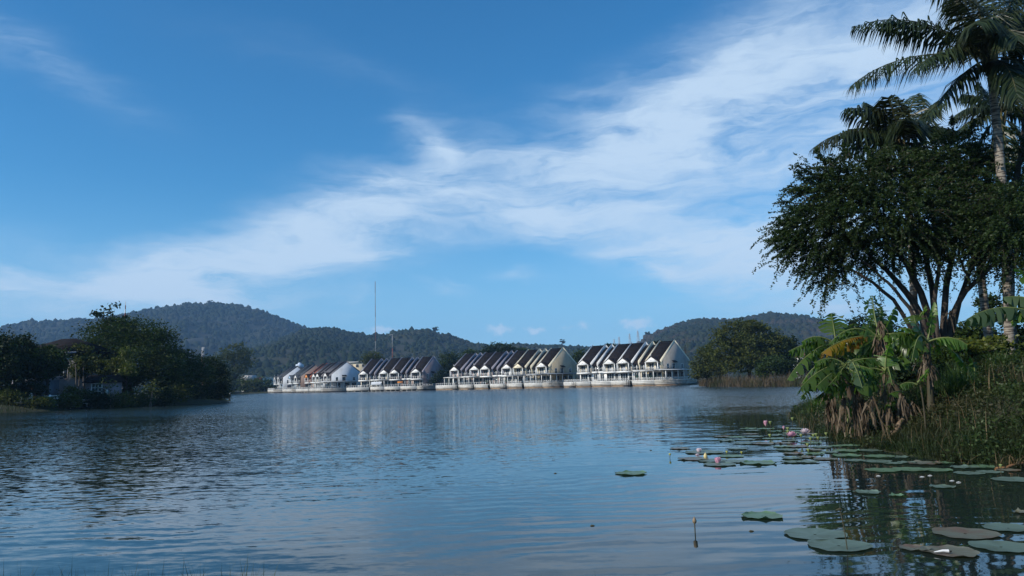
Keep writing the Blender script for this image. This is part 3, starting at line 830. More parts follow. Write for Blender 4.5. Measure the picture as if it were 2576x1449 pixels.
HS['A0'] = house('taupe brown gabled house left of the orange house', 'A', 0, upper=M_taupe, wall=M_taupe, fin=M_roofgrey, roof=M_roofgrey, rail='post', deck='pile', first=True, end=dict(wall=M_taupe, w=3.0, y1=9), group=GRP_A)
HS['A1'] = house('sky blue house between the brown gable and the grey gable', 'A', 1, upper=M_blue, wall=M_blue, fin=M_roofgrey, roof=M_roofgrey, rail='post', deck='pile', pedim=M_blue, group=GRP_A)
HS['W0'] = house('blue grey gabled house below the water tower', 'W', 0, upper=M_greyblue, wall=M_blue, fin=M_roofgrey, roof=M_roofgrey, rail='post', deck='pile', first=True, end=dict(wall=M_greyblue, w=3.0, y1=9), group=GRP_A)
HS['W1'] = house('white house at the far left end of the whole water front', 'W', 1, upper=M_white, wall=M_white, fin=M_roofgrey, roof=M_roofgrey, rail='post', deck='pile', group=GRP_A)


# ------------------------------------------------------------------ things on the terraces
def chair_plain(p, rz, label, mt_, grp):
    t = thing('garden_chair', label, 'chair', p, rz, grp)
    MB().box(-0.25, 0.25, -0.25, 0.25, 0.40, 0.45).build('seat', mt_, t)
    MB().box(-0.25, 0.25, 0.22, 0.27, 0.45, 0.95).build('backrest', mt_, t)
    for x in (-0.22, 0.22):
        for y in (-0.22, 0.22): MB().box(x - 0.025, x + 0.025, y - 0.025, y + 0.025, 0, 0.40).build('leg', mt_, t)


def table_plain(p, label, mt_):
    t = thing('garden_table', label, 'table', p)
    MB().box(-0.55, 0.55, -0.4, 0.4, 0.70, 0.75).build('table_top', mt_, t)
    for x in (-0.45, 0.45):
        for y in (-0.32, 0.32): MB().box(x - 0.03, x + 0.03, y - 0.03, y + 0.03, 0, 0.70).build('leg', mt_, t)


def pot_plant(p, h_, label, grp='pot plants on the terraces'):
    t = thing('pot_plant', label, 'plant', p, 0, grp)
    MB().tube([(0, 0, 0), (0, 0, 0.2), (0, 0, 0.42)], [0.18, 0.22, 0.27], 9).build('pot', M_pot, t)
    n_ = 90
    c_ = rng.normal(0, 1, (n_, 3)) * (0.26, 0.26, h_ * 0.22) + (0, 0, 0.42 + h_ * 0.5)
    leaves(MB(), c_, 0.22).build('foliage', M_potplant, t)


def leaves(mb, C, size, up=0.5, aspect=0.55, normals=None):
    """leaf blades: a bent diamond of two triangles at every point of C"""
    n_ = len(C)
    a = rng.normal(0, 1, (n_, 3)); a[:, 2] *= 0.6; a /= np.linalg.norm(a, axis=1)[:, None]
    nn = rng.normal(0, 1, (n_, 3)) + (0, 0, up)
    if normals is not None: nn = nn * 0.7 + normals
    b_ = np.cross(a, nn); b_ /= np.linalg.norm(b_, axis=1)[:, None] + 1e-9
    s_ = (np.broadcast_to(size, (n_,)) * rng.uniform(0.65, 1.3, n_))[:, None]
    V = np.stack([C - a * s_ * 0.5, C + b_ * s_ * aspect * 0.5, C + a * s_ * 0.5, C - b_ * s_ * aspect * 0.5], 1)
    return mb.add(V.reshape(-1, 3), (np.arange(n_)[:, None] * 4 + np.arange(4)[None]))


t, W, rz = HS['E0']
for k_, (x, y, h_, lb) in enumerate([(1.4, -3.9, 1.0, 'bushy pot plant beside the folded green parasol on the cream house terrace'), (7.6, -4.1, 1.6, 'tall leafy pot plant at the corner post of the right-hand block terrace'), (6.4, -3.6, 1.1, 'low pot plant beside the garden table on the cream house terrace')]):
    pot_plant(W(x, y, DK), h_, lb)
table_plain(W(4.2, -3.2, DK), 'green covered garden table on the terrace of the cream end house', M_green)
chair_plain(W(3.1, -3.2, DK), rz + 1.3, 'pale garden chair left of the green table on the cream house terrace', M_chair, 'terrace chairs')
chair_plain(W(5.3, -3.1, DK), rz - 1.5, 'dark green garden chair right of the table on the cream house terrace', M_green, 'terrace chairs')
t = thing('parasol', 'folded dark green parasol standing on the right-hand block terrace', 'parasol', W(0.9, -3.4, DK))
MB().tube([(0, 0, 0), (0, 0, 1.9)], 0.03, 6).build('pole', M_metal, t); MB().tube([(0, 0, 0.6), (0, 0, 0.9), (0, 0, 1.6), (0, 0, 1.85)], [0.20, 0.24, 0.14, 0.03], 9).build('canopy', M_green, t)
MB().tube([(0, 0, 0), (0, 0, 0.1)], 0.25, 10).build('base', M_metal, t)
t, W, rz = HS['E1']
def satellite(p, rz_, label):
    t_ = thing('satellite_dish', label, 'satellite dish', p, rz_, 'satellite dishes on the house fronts')
    m_ = MB()
    for r0, r1, y0, y1 in ((0.02, 0.35, 0, -0.04), (0.35, 0.65, -0.04, -0.16)):
        a_ = np.arange(16) / 16 * 6.2832
        V = np.concatenate([np.stack([r_ * np.cos(a_), np.full(16, y_), r_ * np.sin(a_) + 0.7], 1) for r_, y_ in ((r0, y0), (r1, y1))])
        i_ = np.arange(16); m_.add(V, np.stack([i_, (i_ + 1) % 16, 16 + (i_ + 1) % 16, 16 + i_], 1))
    m_.build('dish', M_metal, t_)
    MB().bar((0, 0.12, 0), (0, 0.02, 0.72), 0.06).build('mast', M_metal, t_); MB().bar((0, -0.1, 0.1), (0, -0.6, 0.7), 0.04).build('feed_arm', M_metal, t_)
satellite(W(2.6, -1.0, BF + 0.02), rz + 0.3, 'grey satellite dish on the window ledge of the second right-hand house')
t_, W, rz = HS['E2']
satellite(W(5.9, -1.0, BF + 0.02), rz - 0.2, 'grey satellite dish on the window ledge of the third right-hand house')
t = thing('water_bike', 'small white pedal boat hoisted on the terrace of the right-hand block', 'boat', W(1.6, -4.2, DK + 0.01), rz)
def hull(m_, L, w, h_, n_=9):
    xs_ = np.linspace(-L / 2, L / 2, n_); pr = np.sqrt(np.clip(1 - (np.abs(xs_) / (L / 2)) ** 2.6, 0.01, 1)) * w / 2
    V = np.concatenate([np.stack([xs_, pr, np.full(n_, h_)], 1), np.stack([xs_, pr * 0.55, np.full(n_, 0.0)], 1), np.stack([xs_, -pr * 0.55, np.full(n_, 0.0)], 1), np.stack([xs_, -pr, np.full(n_, h_)], 1), np.stack([xs_, pr * 0.0, np.full(n_, h_ * 0.8)], 1)])
    fs = []
    for i_ in range(n_ - 1):
        for a_, b_ in ((0, 1), (1, 2), (2, 3), (3, 4), (4, 0)): fs.append((a_ * n_ + i_, a_ * n_ + i_ + 1, b_ * n_ + i_ + 1, b_ * n_ + i_))
    return m_.add(V, np.array(fs))
hull(MB(), 2.2, 0.9, 0.45).build('hull', M_trim, t); MB().box(-0.4, 0.4, -0.3, 0.3, 0.37, 0.6).build('seat', M_chair, t)
t_, W, rz = HS['D3']
chair_plain(W(2.0, -3.4, DK), rz + 0.4, 'red brown garden chair on the pink house terrace', M_pot, 'terrace chairs')
pot_plant(W(5.9, -4.1, DK), 1.0, 'pot plant by the railing of the pale pink house')
t_, W, rz = HS['D2']
pot_plant(W(7.0, -4.0, DK), 1.3, 'dark pot plant against the white house of the middle block')
table_plain(W(4.0, -3.4, DK), 'white table on the terrace of the all white house', M_chair)
t_, W, rz = HS['C3']
for x in (1.5, 2.6): chair_plain(W(x, -3.4, DK), rz, 'white chair %s on the cream house terrace beside the grey gable gap' % ('farther left' if x < 2 else 'farther right'), M_trim, 'terrace chairs')
t_, W, rz = HS['C2']
t = thing('sun_blind', 'slanting white cloth sun blind hung from the awning of the dark roofed block', 'blind', W(1.4, -5.25, 2.7), rz)
MB().add([(0, -0.1, 0), (5.2, -0.1, 0), (5.2, 0.35, 1.25), (0, 0.35, 1.25)] + [(0, -0.06, 0), (5.2, -0.06, 0), (5.2, 0.39, 1.25), (0, 0.39, 1.25)], np.array([(0, 1, 2, 3), (4, 7, 6, 5), (0, 4, 5, 1), (2, 6, 7, 3)])).build('cloth', M_greyblue, t)
MB().bar((0, -0.1, 0), (5.2, -0.1, 0), 0.07).build('bottom_rail', M_trim, t)
t_, W, rz = HS['C1']
t = thing('shop_sign', 'long orange signboard under the balcony of the red brown house', 'sign', W(4.6, -2.05, 3.35), rz)
MB().box(0, 2.8, -0.06, 0.06, 0, 0.45).build('board', M_orange, t)
# mooring pontoons and landing steps in front of the gaps
for bk, i_, x, lb in (('E', 1, 7.2, 'dark timber landing stage against the white quay of the right-hand block'), ('D', 1, -0.4, 'dark mooring float in the gap between the cream and white terraces'), ('D', 3, -0.3, 'dark mooring float in front of the pink terraces'), ('D', 4, -0.4, 'dark mooring float between the two awninged pink houses'), ('E', 3, 1.5, 'dark landing stage with bars at the far end of the right-hand block')):
    t_, W, rz = HS[bk + str(i_)]
    t = thing('landing_stage', lb, 'pontoon', W(x, -6.1, 0), rz, 'small landing stages along the quays')
    MB().box(-0.7, 0.9, -0.9, 0.7, -0.1, 0.35).build('float', M_dark, t)
    for px_ in (-0.6, 0.1, 0.8): MB().box(px_ - 0.05, px_ + 0.05, 0.6, 0.7, 0.35, 1.9).build('bar', M_dark, t)
    MB().box(-0.6, 0.8, 0.58, 0.62, 1.1, 1.2).build('rail', M_dark, t)

# ------------------------------------------------------------------ vegetation materials
L_dark = leaf_mat('dark_evergreen_leaf', (0.008, 0.018, 0.007), (0.022, 0.040, 0.012), (0.013, 0.025, 0.008), 0.22, 0.6, 0.12, 0.25)
L_mid = leaf_mat('mid_green_leaf', (0.016, 0.034, 0.009), (0.044, 0.070, 0.017), (0.030, 0.042, 0.012), 0.25, 0.6, 0.12, 0.25)
L_olive = leaf_mat('olive_leaf', (0.034, 0.048, 0.011), (0.080, 0.092, 0.022), (0.055, 0.058, 0.016), 0.28, 0.6, 0.12, 0.3)
L_yellow = leaf_mat('yellow_green_leaf', (0.05, 0.075, 0.012), (0.13, 0.14, 0.02), (0.04, 0.06, 0.012), 0.35, 0.45, 0.35, 0.5)
L_near = leaf_mat('small_leaflet', (0.013, 0.028, 0.008), (0.040, 0.066, 0.018), (0.024, 0.040, 0.011), 0.32, 0.5, 0.2, 0.5)
L_palm = leaf_mat('palm_leaflet', (0.014, 0.026, 0.010), (0.036, 0.055, 0.020), (0.03, 0.034, 0.014), 0.22, 0.4, 0.4, 0.4)
L_banana = leaf_mat('banana_blade', (0.036, 0.080, 0.014), (0.078, 0.130, 0.022), (0.050, 0.085, 0.017), 0.48, 0.35, 0.45, 0.8, (1.5, 1.9, 0.5, 1))
L_banana2 = leaf_mat('young_banana_blade', (0.085, 0.17, 0.03), (0.12, 0.21, 0.04), None, 0.5, 0.35, 0.45, 0.8, (1.3, 1.5, 0.6, 1))
L_banana3 = leaf_mat('old_grey_green_banana_blade', (0.045, 0.080, 0.034), (0.075, 0.115, 0.05), None, 0.4, 0.4, 0.45, 0.8)
L_yellowing = leaf_mat('yellowing_banana_blade', (0.27, 0.18, 0.02), (0.17, 0.16, 0.022), (0.24, 0.10, 0.014), 0.45, 0.45, 0.3, 1.4)
L_dead = leaf_mat('dead_banana_leaf', (0.085, 0.062, 0.040), (0.22, 0.175, 0.125), (0.05, 0.034, 0.024), 0.15, 0.8, 0.1, 2.0, (1, 0.8, 0.6, 1))
L_grass = leaf_mat('bank_grass', (0.014, 0.030, 0.009), (0.042, 0.062, 0.018), (0.040, 0.038, 0.018), 0.3, 0.55, 0.25, 0.35)
L_weed = leaf_mat('bank_weed_leaf', (0.020, 0.042, 0.012), (0.055, 0.085, 0.022), (0.05, 0.045, 0.02), 0.3, 0.5, 0.3, 0.5)
L_grass2 = leaf_mat('long_green_grass', (0.035, 0.070, 0.018), (0.075, 0.12, 0.035), None, 0.35, 0.45, 0.3)
L_dry = leaf_mat('dry_stalk', (0.12, 0.085, 0.045), (0.20, 0.15, 0.085), None, 0.15, 0.8, 0.1)
L_reed = leaf_mat('reed_blade', (0.060, 0.050, 0.028), (0.12, 0.085, 0.060), (0.045, 0.060, 0.022), 0.2, 0.7, 0.2, 0.15)
M_bark = mat('dark_bark', (0.035, 0.027, 0.022), (0.070, 0.055, 0.045), 6, 0.9, 0.03, 14, stretch=(1, 1, 0.35))
M_barkpale = mat('pale_grey_bark', (0.17, 0.15, 0.13), (0.09, 0.08, 0.07), 5, 0.9, 0.02, 12, stretch=(1, 1, 0.3))
M_palmbark = mat('ringed_palm_bark', (0.27, 0.24, 0.20), (0.08, 0.066, 0.055), 4, 0.95, 0.02, 10, stretch=(0.5, 0.5, 4), lo=0.45, hi=0.58)
M_stem = mat('banana_stem', (0.036, 0.036, 0.018), (0.07, 0.046, 0.03), 3, 0.7, 0.01, 8, stretch=(1, 1, 0.3))
M_rachis = mat('leaf_rib', (0.14, 0.17, 0.05), (0.10, 0.12, 0.035), 3, 0.5)
M_rachisdk = mat('frond_rib', (0.09, 0.08, 0.035), (0.06, 0.055, 0.025), 3, 0.6)


def bez(a, b, c_, n):
    t_ = np.linspace(0, 1, n)[:, None]
    return (1 - t_) ** 2 * np.array(a, float) + 2 * t_ * (1 - t_) * np.array(b, float) + t_ ** 2 * np.array(c_, float)


def wig(pts, amp):
    pts = np.array(pts, float); n = len(pts)
    w_ = rng.normal(0, amp, pts.shape); w_[0] = 0; w_[-1] = 0
    return pts + w_


def tree(nm, label, cat, base, lobes, leaf, n, size, bark=None, tr=0.25, grp=None, fill=0.55, clump=0.35, trunk_top=None, stems=1):
    """base: ground point; lobes: (centre, radii) of crown masses in world metres"""
    base = np.array(base, float)
    t = thing(nm, label, cat, base, 0, grp)
    m_ = MB()
    tot = sum(l[1][0] * l[1][2] for l in lobes)
    low = min(l[0][2] - l[1][2] * 0.4 for l in lobes)
    cx = np.mean([l[0] for l in lobes], 0)
    for s_ in range(stems):
        off = rng.normal(0, tr * 1.6, 3) * (1, 1, 0) if stems > 1 else np.zeros(3)
        fork = (base + off) * 0.55 + cx * 0.45; fork[2] = max(base[2] + 0.3, base[2] + (low - base[2]) * 0.75)
        m_.tube(wig(bez(base + off - (0, 0, 0.4), (base + off + fork) / 2 + rng.normal(0, tr, 3) * (1, 1, 0), fork, 7), tr * 0.2) - base, np.linspace(tr, tr * 0.75, 7), 8)
        for c_, r_ in lobes:
            c_ = np.array(c_, float)
            for k_ in range(2):
                e = c_ + rng.normal(0, 0.35, 3) * np.array(r_)
                m_.tube(wig(bez(fork, (fork * 0.45 + e * 0.55) + (0, 0, 0.12 * np.linalg.norm(e - fork)), e, 7), tr * 0.25) - base, np.linspace(tr * 0.6, tr * 0.08, 7), 6)
    m_.build('trunk', bark or M_bark, t, smooth=True)
    C = []
    for c_, r_ in lobes:
        k_ = max(6, int(n * r_[0] * r_[2] / tot))
        nc = max(4, int(k_ / 26))
        u = rng.normal(0, 1, (nc, 3)); u /= np.linalg.norm(u, axis=1)[:, None]
        u *= (fill + (1.0 - fill) * rng.uniform(0, 1, (nc, 1)) ** 0.6) * rng.uniform(0.82, 1.12, (nc, 1))
        cc = np.array(c_) + u * np.array(r_)
        which = rng.integers(0, nc, k_)
        sp = clump * rng.uniform(0.5, 1.3, (nc, 1))[which]
        C.append(cc[which] + rng.normal(0, 1, (k_, 3)) * sp * np.array(r_) * (0.8, 0.8, 0.55))
    C = np.concatenate(C)
    C = C[C[:, 2] > base[2] + 0.05]
    leaves(MB(), C - base, size).build('crown', leaf, t)
    return t


def lobe(px, py, Y, rx, rz, ry=None, dY=0.0):
    """a crown mass seen centred on that picture point at distance Y, half sizes in picture units"""
    k_ = Y / F
    return (at(px, py, Y + dY), (rx * k_, (ry or rx * 0.8) * k_, rz * k_))


def gp(px, Y):
    x = xat(px, Y)
    return (x, Y, gz(x, Y))


# ------------------------------------------------------------------ left bank
GL = 'trees on the left bank'
tree('broadleaf_tree', 'very dark tree cut by the left edge of the picture', 'tree', gp(-15, 101), [lobe(-35, 890, 101, 62, 60), lobe(10, 920, 100, 40, 60), lobe(-60, 960, 101, 60, 55)], L_dark, 10400, 0.41, tr=0.3, grp=GL)
tree('broadleaf_tree', 'dark rounded tree on the left bank, left of the brown hipped roof', 'tree', gp(60, 106), [lobe(55, 882, 106, 34, 36), lobe(80, 915, 106, 42, 38), lobe(30, 925, 104, 40, 40)], L_dark, 10400, 0.38, tr=0.25, grp=GL)
tree('broadleaf_tree', 'dark tree whose crown touches the brown hipped roof', 'tree', gp(118, 107), [lobe(118, 893, 107, 38, 22), lobe(105, 920, 106, 42, 30), lobe(140, 915, 106, 26, 30)], L_mid, 10400, 0.36, tr=0.25, grp=GL)
tree('broadleaf_tree', 'biggest domed tree of the left bank with a wide dark crown', 'tree', gp(320, 124), [lobe(275, 848, 124, 62, 46), lobe(345, 842, 124, 66, 40), lobe(300, 815, 124, 40, 16), lobe(395, 870, 123, 50, 48), lobe(250, 895, 122, 55, 50), lobe(330, 905, 121, 75, 50), lobe(410, 925, 121, 46, 50), lobe(310, 950, 120, 60, 30)], L_mid, 34000, 0.36, tr=0.5, grp=GL, stems=2)
tree('broadleaf_tree', 'bushy olive tree under the left side of the big domed crown', 'tree', gp(215, 114), [lobe(208, 890, 114, 24, 22), lobe(228, 915, 114, 30, 22), lobe(200, 925, 113, 22, 24)], L_olive, 4600, 0.33, bark=M_barkpale, tr=0.13, grp=GL)
tree('broadleaf_tree', 'brownish small tree below the middle of the big domed crown', 'tree', gp(275, 114), [lobe(262, 925, 113, 30, 18), lobe(290, 920, 113, 24, 20)], L_olive, 3000, 0.30, bark=M_barkpale, tr=0.1, grp=GL)
tree('broadleaf_tree', 'pale leaved sapling in front of the big domed tree', 'tree', gp(318, 114), [lobe(316, 900, 113, 16, 24), lobe(322, 930, 112, 20, 18)], L_yellow, 1800, 0.28, tr=0.08, grp=GL)
tree('broadleaf_tree', 'dark tree sloping down to the tip of the left headland', 'tree', gp(465, 128), [lobe(455, 905, 128, 38, 28), lobe(480, 935, 128, 44, 34), lobe(430, 960, 122, 44, 36)], L_mid, 10400, 0.33, tr=0.25, grp=GL)
tree('broadleaf_tree', 'dark bushy tree overhanging the water at the headland tip', 'tree', gp(533, 139), [lobe(530, 925, 139, 36, 28), lobe(545, 960, 139, 32, 36), lobe(500, 970, 136, 40, 34), lobe(555, 988, 139, 20, 22)], L_dark, 10400, 0.33, tr=0.25, grp=GL)
tree('broadleaf_tree', 'airy tree with few big round leaves rising above the big domed crown', 'tree', gp(268, 127), [lobe(250, 785, 124, 20, 14), lobe(285, 778, 124, 22, 16), lobe(268, 795, 124, 34, 8), lobe(310, 795, 124, 12, 8), lobe(236, 792, 124, 14, 6)], L_dark, 170, 0.62, tr=0.14, grp=GL, clump=0.5)
tree('broadleaf_tree', 'yellowish open tree behind the headland tip, across the inlet', 'tree', (xat(590, 445), 445, 1.0), [lobe(592, 885, 445, 32, 20), lobe(570, 905, 445, 30, 18), lobe(610, 910, 445, 26, 26), lobe(585, 940, 445, 34, 26)], L_olive, 3400, 1.5, tr=0.6, grp='trees beyond the inlet')
tree('bush', 'wide dark hedge-like bush closing the shore under the far left trees', 'bush', gp(35, 103), [lobe(10, 985, 103, 50, 22), lobe(70, 982, 104, 40, 18)], L_dark, 4200, 0.34, tr=0.1, grp='shrubs along the left shore', fill=0.3)
for k_, (px, lb) in enumerate([(560, 'low bush in shade beside the headland tip, across the inlet'), (612, 'low bush under the yellowish open tree'), (640, 'low green bush just left of the first house terraces'), (664, 'low bush touching the farthest terrace')]):
    tree('bush', lb, 'bush', (xat(px, 438), 438, 0.9), [lobe(px, 968, 438, 26, 17), lobe(px + 12, 978, 437, 20, 10)], L_mid if k_ % 2 else L_olive, 1100, 1.3, tr=0.2, grp='bushes beyond the inlet', fill=0.3)
UND = [(20, 99.5, 30, 26, 'dark shrub on the shore at the far left'), (95, 100, 24, 14, 'low dark shrub by the white fence posts'), (112, 101, 16, 14, 'bright green shrub in front of the terrace wall'), (170, 103, 24, 20, 'dark shrub below the brown hipped roof'),
       (182, 105, 20, 34, 'dark conical shrub right of the white railing'), (222, 107, 20, 18, 'light green shrub left of the banner'), (250, 106, 22, 16, 'low shrub in front of the lattice window'), (305, 108, 28, 18, 'shrub right of the banner'), (345, 111, 30, 20, 'dark shrub between the leaning trunks'),
       (400, 115, 34, 24, 'dark shrub behind the grassy strip'), (440, 120, 34, 26, 'dark shrub right of the leaning trunk'), (490, 128, 34, 26, 'dark waterside shrub toward the headland tip'), (548, 139, 30, 22, 'dark shrub at the very tip of the headland')]
for px, Y, rx, rz_, lb in UND:
    h0 = 1010 + (px < 200) * 12 - (px > 420) * 8
    p0 = gp(px, Y)
    top = at(px, h0 - rz_ * 1.3, Y)
    zc = (p0[2] + max(top[2], p0[2] + 1)) / 2
    tree('bush', lb, 'bush', p0, [((p0[0], Y, zc), (rx * 1.25 * Y / F, rx * Y / F * .8, zc - p0[2] + 0.3))], [L_mid, L_dark, L_olive][int(px) % 3] if px != 112 else L_yellow, 2000, 0.28, tr=0.1, grp='shrubs along the left shore', fill=0.3)

# slim pale trunks and leaning poles
for px, Y, y1, lean, lb in [(190, 111, 905, 0, 'slim pale trunk right of the brown hipped roof'), (197, 112, 900, 2, 'straightest of the slim pale trunks'), (212, 112, 910, -2, 'third slim pale trunk from the brown roof'), (226, 113, 905, 6, 'slim forked trunk left of the lattice window'), (236, 113, 900, -3, 'slim trunk above the lattice window'), (283, 107, 965, -8, 'pale trunk leaning left below the banner'), (372, 111, 975, 9, 'pale trunk leaning right over the grassy strip'), (379, 111, 980, 4, 'shorter leaning trunk beside the grassy strip')]:
    b0 = np.array(gp(px, Y)); e = at(px + lean * 1.5, y1, Y + 0.5)
    t = thing('sapling', lb, 'tree', b0, 0, 'slim trunks on the left bank')
    MB().tube(wig(bez((0, 0, -0.3), (e - b0) / 2 + rng.normal(0, .15, 3), e - b0, 7), 0.03), np.linspace(0.11, 0.05, 7), 6).build('trunk', M_barkpale, t)
    leaves(MB(), rng.normal(0, 1, (70, 3)) * (0.7, 0.7, 0.5) + (e - b0), 0.42).build('crown', L_olive, t)

# hipped house on the left bank
hx, hY = xat(163, 118), 118
t = thing('villa', 'two storey grey house with a big dark brown hipped roof half hidden by trees', 'house', (hx, hY, 1.0), R(-14))
MB().box(-5.4, 5.4, -4.0, 4.0, -0.2, 6.0).build('wall', mat('grey_villa_render', (0.36, 0.35, 0.36), (0.28, 0.27, 0.28), 0.5, 0.85), t)
ap = at(176, 852, hY)[2] - 1.0
eav = at(163, 892, hY)[2] - 1.0
V = [(-6.4, -5.0, eav), (6.4, -5.0, eav), (6.4, 5.0, eav), (-6.4, 5.0, eav), (-1.0, 0, ap), (1.6, 0, ap)]
MB().add(V, [(0, 1, 5, 4), (1, 2, 5), (2, 3, 4, 5), (3, 0, 4), (3, 2, 1, 0)]).build('roof', M_roof, t)
MB().box(-6.5, 6.5, -5.1, -5.0, eav - 0.16, eav + 0.10).build('fascia', M_lilac, t)
window(t, 0.2, 1.5, 3.3, 4.7, -4.0, M_lilac, 1); window(t, -3.4, -2.0, 3.3, 4.7, -4.0, M_lilac, 1)
window(t, 2.9, 4.2, 3.3, 4.7, -4.0, M_lilac, 1)
V = [(-7.4, -8.0, 2.2), (3.0, -8.0, 2.2), (3.0, -4.05, 3.4), (-7.4, -4.05, 3.4)]
e = at(146, 918, 112)[2] - 1.0
V = [(-7.0, -9.2, e - 1.4), (2.6, -9.2, e - 1.4), (0.6, -4.05, e + 0.3), (-5.0, -4.05, e + 0.3)] ; V += [(v[0], v[1], v[2] + 0.15) for v in V]
MB().add(V, np.array([(0, 3, 2, 1), (4, 5, 6, 7), (0, 1, 5, 4), (1, 2, 6, 5), (2, 3, 7, 6), (3, 0, 4, 7)])).build('porch_roof', M_roof, t)
for x in (-6.4, -3.4, -0.4, 2.0): MB().box(x - 0.13, x + 0.13, -8.9, -8.64, -0.2, e - 1.4).build('post', M_lilac, t)
MB().box(-5.3, 2.4, -4.06, -4.003, -0.1, 2.4).build('ground_floor_wall', M_brownwall, t)
t = thing('shed', 'blue grey shed behind the white fence posts at the far left', 'shed', gp(72, 108), R(-8))
MB().box(-2.4, 2.2, 0, 3.0, -0.2, 3.1).build('wall', mat('blue_grey_boards', (0.12, 0.17, 0.22), (0.09, 0.13, 0.17), 1, 0.8), t)
MB().prism([(-0.7, 3.0), (3.4, 3.5), (3.4, 3.62), (-0.7, 3.12)], 0, -2.8, 2.6).build('roof', M_sheetdk, t)
MB().box(0.4, 1.3, -0.05, -0.003, 0.1, 2.2).build('door', M_wood_br, t)
GF = 'white fence posts on the left shore'
for px, lb in [(29, 'white fence post nearest the left edge'), (78, 'white fence post with a rounded cap in front of the blue shed'), (126, 'white fence post left of the white railing')]:
    p0 = gp(px, 103)
    t = thing('fence_post', lb, 'fence post', p0, 0, GF)
    MB().box(-0.16, 0.16, -0.16, 0.16, -0.3, 1.25).build('shaft', M_white, t)
    MB().tube([(0, 0, 1.25), (0, 0, 1.36), (0, 0, 1.5)], [0.2, 0.17, 0.03], 8).build('cap', M_white, t)
p0 = gp(146, 104)
t = thing('railing', 'white terrace railing in front of the red brown wall', 'railing', p0, R(-6))
for z in (0.55, 1.05, 1.35): MB().box(-1.9, 1.9, -0.05, 0.05, z, z + 0.13).build('rail', M_white, t)
for x in np.linspace(-1.9, 1.9, 5): MB().box(x - 0.07, x + 0.07, -0.06, 0.06, -0.3, 1.5).build('post', M_white, t)
p0 = gp(203, 106)
t = thing('bench', 'white bench by the dark conical shrub on the left bank', 'bench', p0, R(10))
MB().box(-1.0, 1.0, -0.25, 0.25, 0.42, 0.5).build('seat', M_white, t); MB().box(-1.0, 1.0, 0.2, 0.26, 0.6, 1.0).build('backrest', M_white, t)
for x in (-0.9, 0.9): MB().box(x - 0.05, x + 0.05, -0.22, 0.26, -0.1, 0.42).box(x - 0.05, x + 0.05, 0.2, 0.26, 0.42, 1.0).build('leg', M_white, t)
p0 = np.array(gp(248, 110))
t = thing('garden_pavilion', 'small pink grey hut with a white lattice window beside the banner', 'hut', p0, R(-5))
MB().box(-1.9, 1.9, 0, 2.5, -0.3, 3.3).build('wall', M_mauve, t)
MB().prism([(-0.5, 3.2), (3.0, 3.2), (1.25, 4.3)], 0, -2.3, 2.3).build('roof', M_roof, t)
window(t, -1.0, 0.4, 1.5, 3.0, 0.0, M_trim, 2, bars=2, fw_=0.14)
MB().box(0.8, 1.5, -0.06, -0.003, -0.2, 2.2).build('door', M_wood_br, t)
p0 = np.array(gp(269, 108))
t = thing('banner', 'tall white banner with a red figure stripe and cyan edge on the left bank', 'banner', p0, R(-4))
MB().tube([(-0.30, 0.05, -0.3), (-0.30, 0.05, 2.9)], 0.035, 6).build('pole', M_metal, t)
MB().box(-0.24, 0.24, 0.0, 0.03, 0.9, 2.8).build('cloth', M_white, t)
MB().box(-0.16, 0.02, -0.012, -0.002, 1.2, 2.2).build('red_print', mat('red_print', (0.5, 0.05, 0.05)), t)
MB().box(0.15, 0.235, -0.012, -0.002, 0.95, 2.75).build('cyan_edge', mat('cyan_print', (0.05, 0.42, 0.48)), t)
p0 = np.array(gp(577, 149))
p0 = on_z(577, 1006, 0.0)
t = thing('mooring_post', 'black and white mooring post in the water at the headland tip', 'post', (p0[0], p0[1], 0))
MB().tube([(0, 0, -1), (0.1, 0, 1.3)], 0.14, 8).build('shaft', M_dark, t); MB().tube([(0.1, 0, 1.3), (0.2, 0, 1.75)], 0.15, 8).build('painted_top', M_white, t)
# slender red and white aerial behind the big tree; small tower; masts; water tower; pylons
def lattice_mast(p, top, w0, w1, label, cat, bands, thick, nbr=None, guy=False, grp=None):
    p = np.array(p, float); H_ = top - p[2]
    t = thing('radio_mast', label, cat, p, 0.4, grp)
    mats_ = [mat('mast_red', (0.26, 0.10, 0.08), (0.20, 0.08, 0.07), 1, 0.6), mat('mast_white', (0.34, 0.34, 0.35), (0.28, 0.28, 0.29), 1, 0.6)]
    for k_ in range(bands):
        m_ = MB(); z0, z1 = H_ * k_ / bands, H_ * (k_ + 1) / bands
        ww = lambda z: w0 + (w1 - w0) * z / H_
        cor = [(math.cos(a_), math.sin(a_)) for a_ in (0.5, 2.6, 4.7)]
        for cx_, cy_ in cor: m_.bar((cx_ * ww(z0), cy_ * ww(z0), z0), (cx_ * ww(z1), cy_ * ww(z1), z1), thick)
        nb = nbr or 4
        for i_ in range(nb):
            za, zb = z0 + (z1 - z0) * i_ / nb, z0 + (z1 - z0) * (i_ + 1) / nb
            for j_ in range(3):
                a_, b_ = cor[j_], cor[(j_ + 1) % 3]
                m_.bar((a_[0] * ww(za), a_[1] * ww(za), za), (b_[0] * ww(zb), b_[1] * ww(zb), zb), thick * 0.6)
        m_.build('mast_section', mats_[k_ % 2], t)
    return t
MX = xat(945, 420)
lattice_mast((MX, 420, 0.5), at(944.5, 708, 420)[2], 0.15, 0.12, 'very tall thin red and white lattice mast standing behind the dark roofed block', 'mast', 9, 0.065)
t = lattice_mast((xat(988, 425), 425, 0.5), at(987, 842, 425)[2], 0.28, 0.22, 'shorter lattice mast with a crossbar right of the tall thin mast', 'mast', 4, 0.12)
hz = at(987, 842, 425)[2] - 0.5
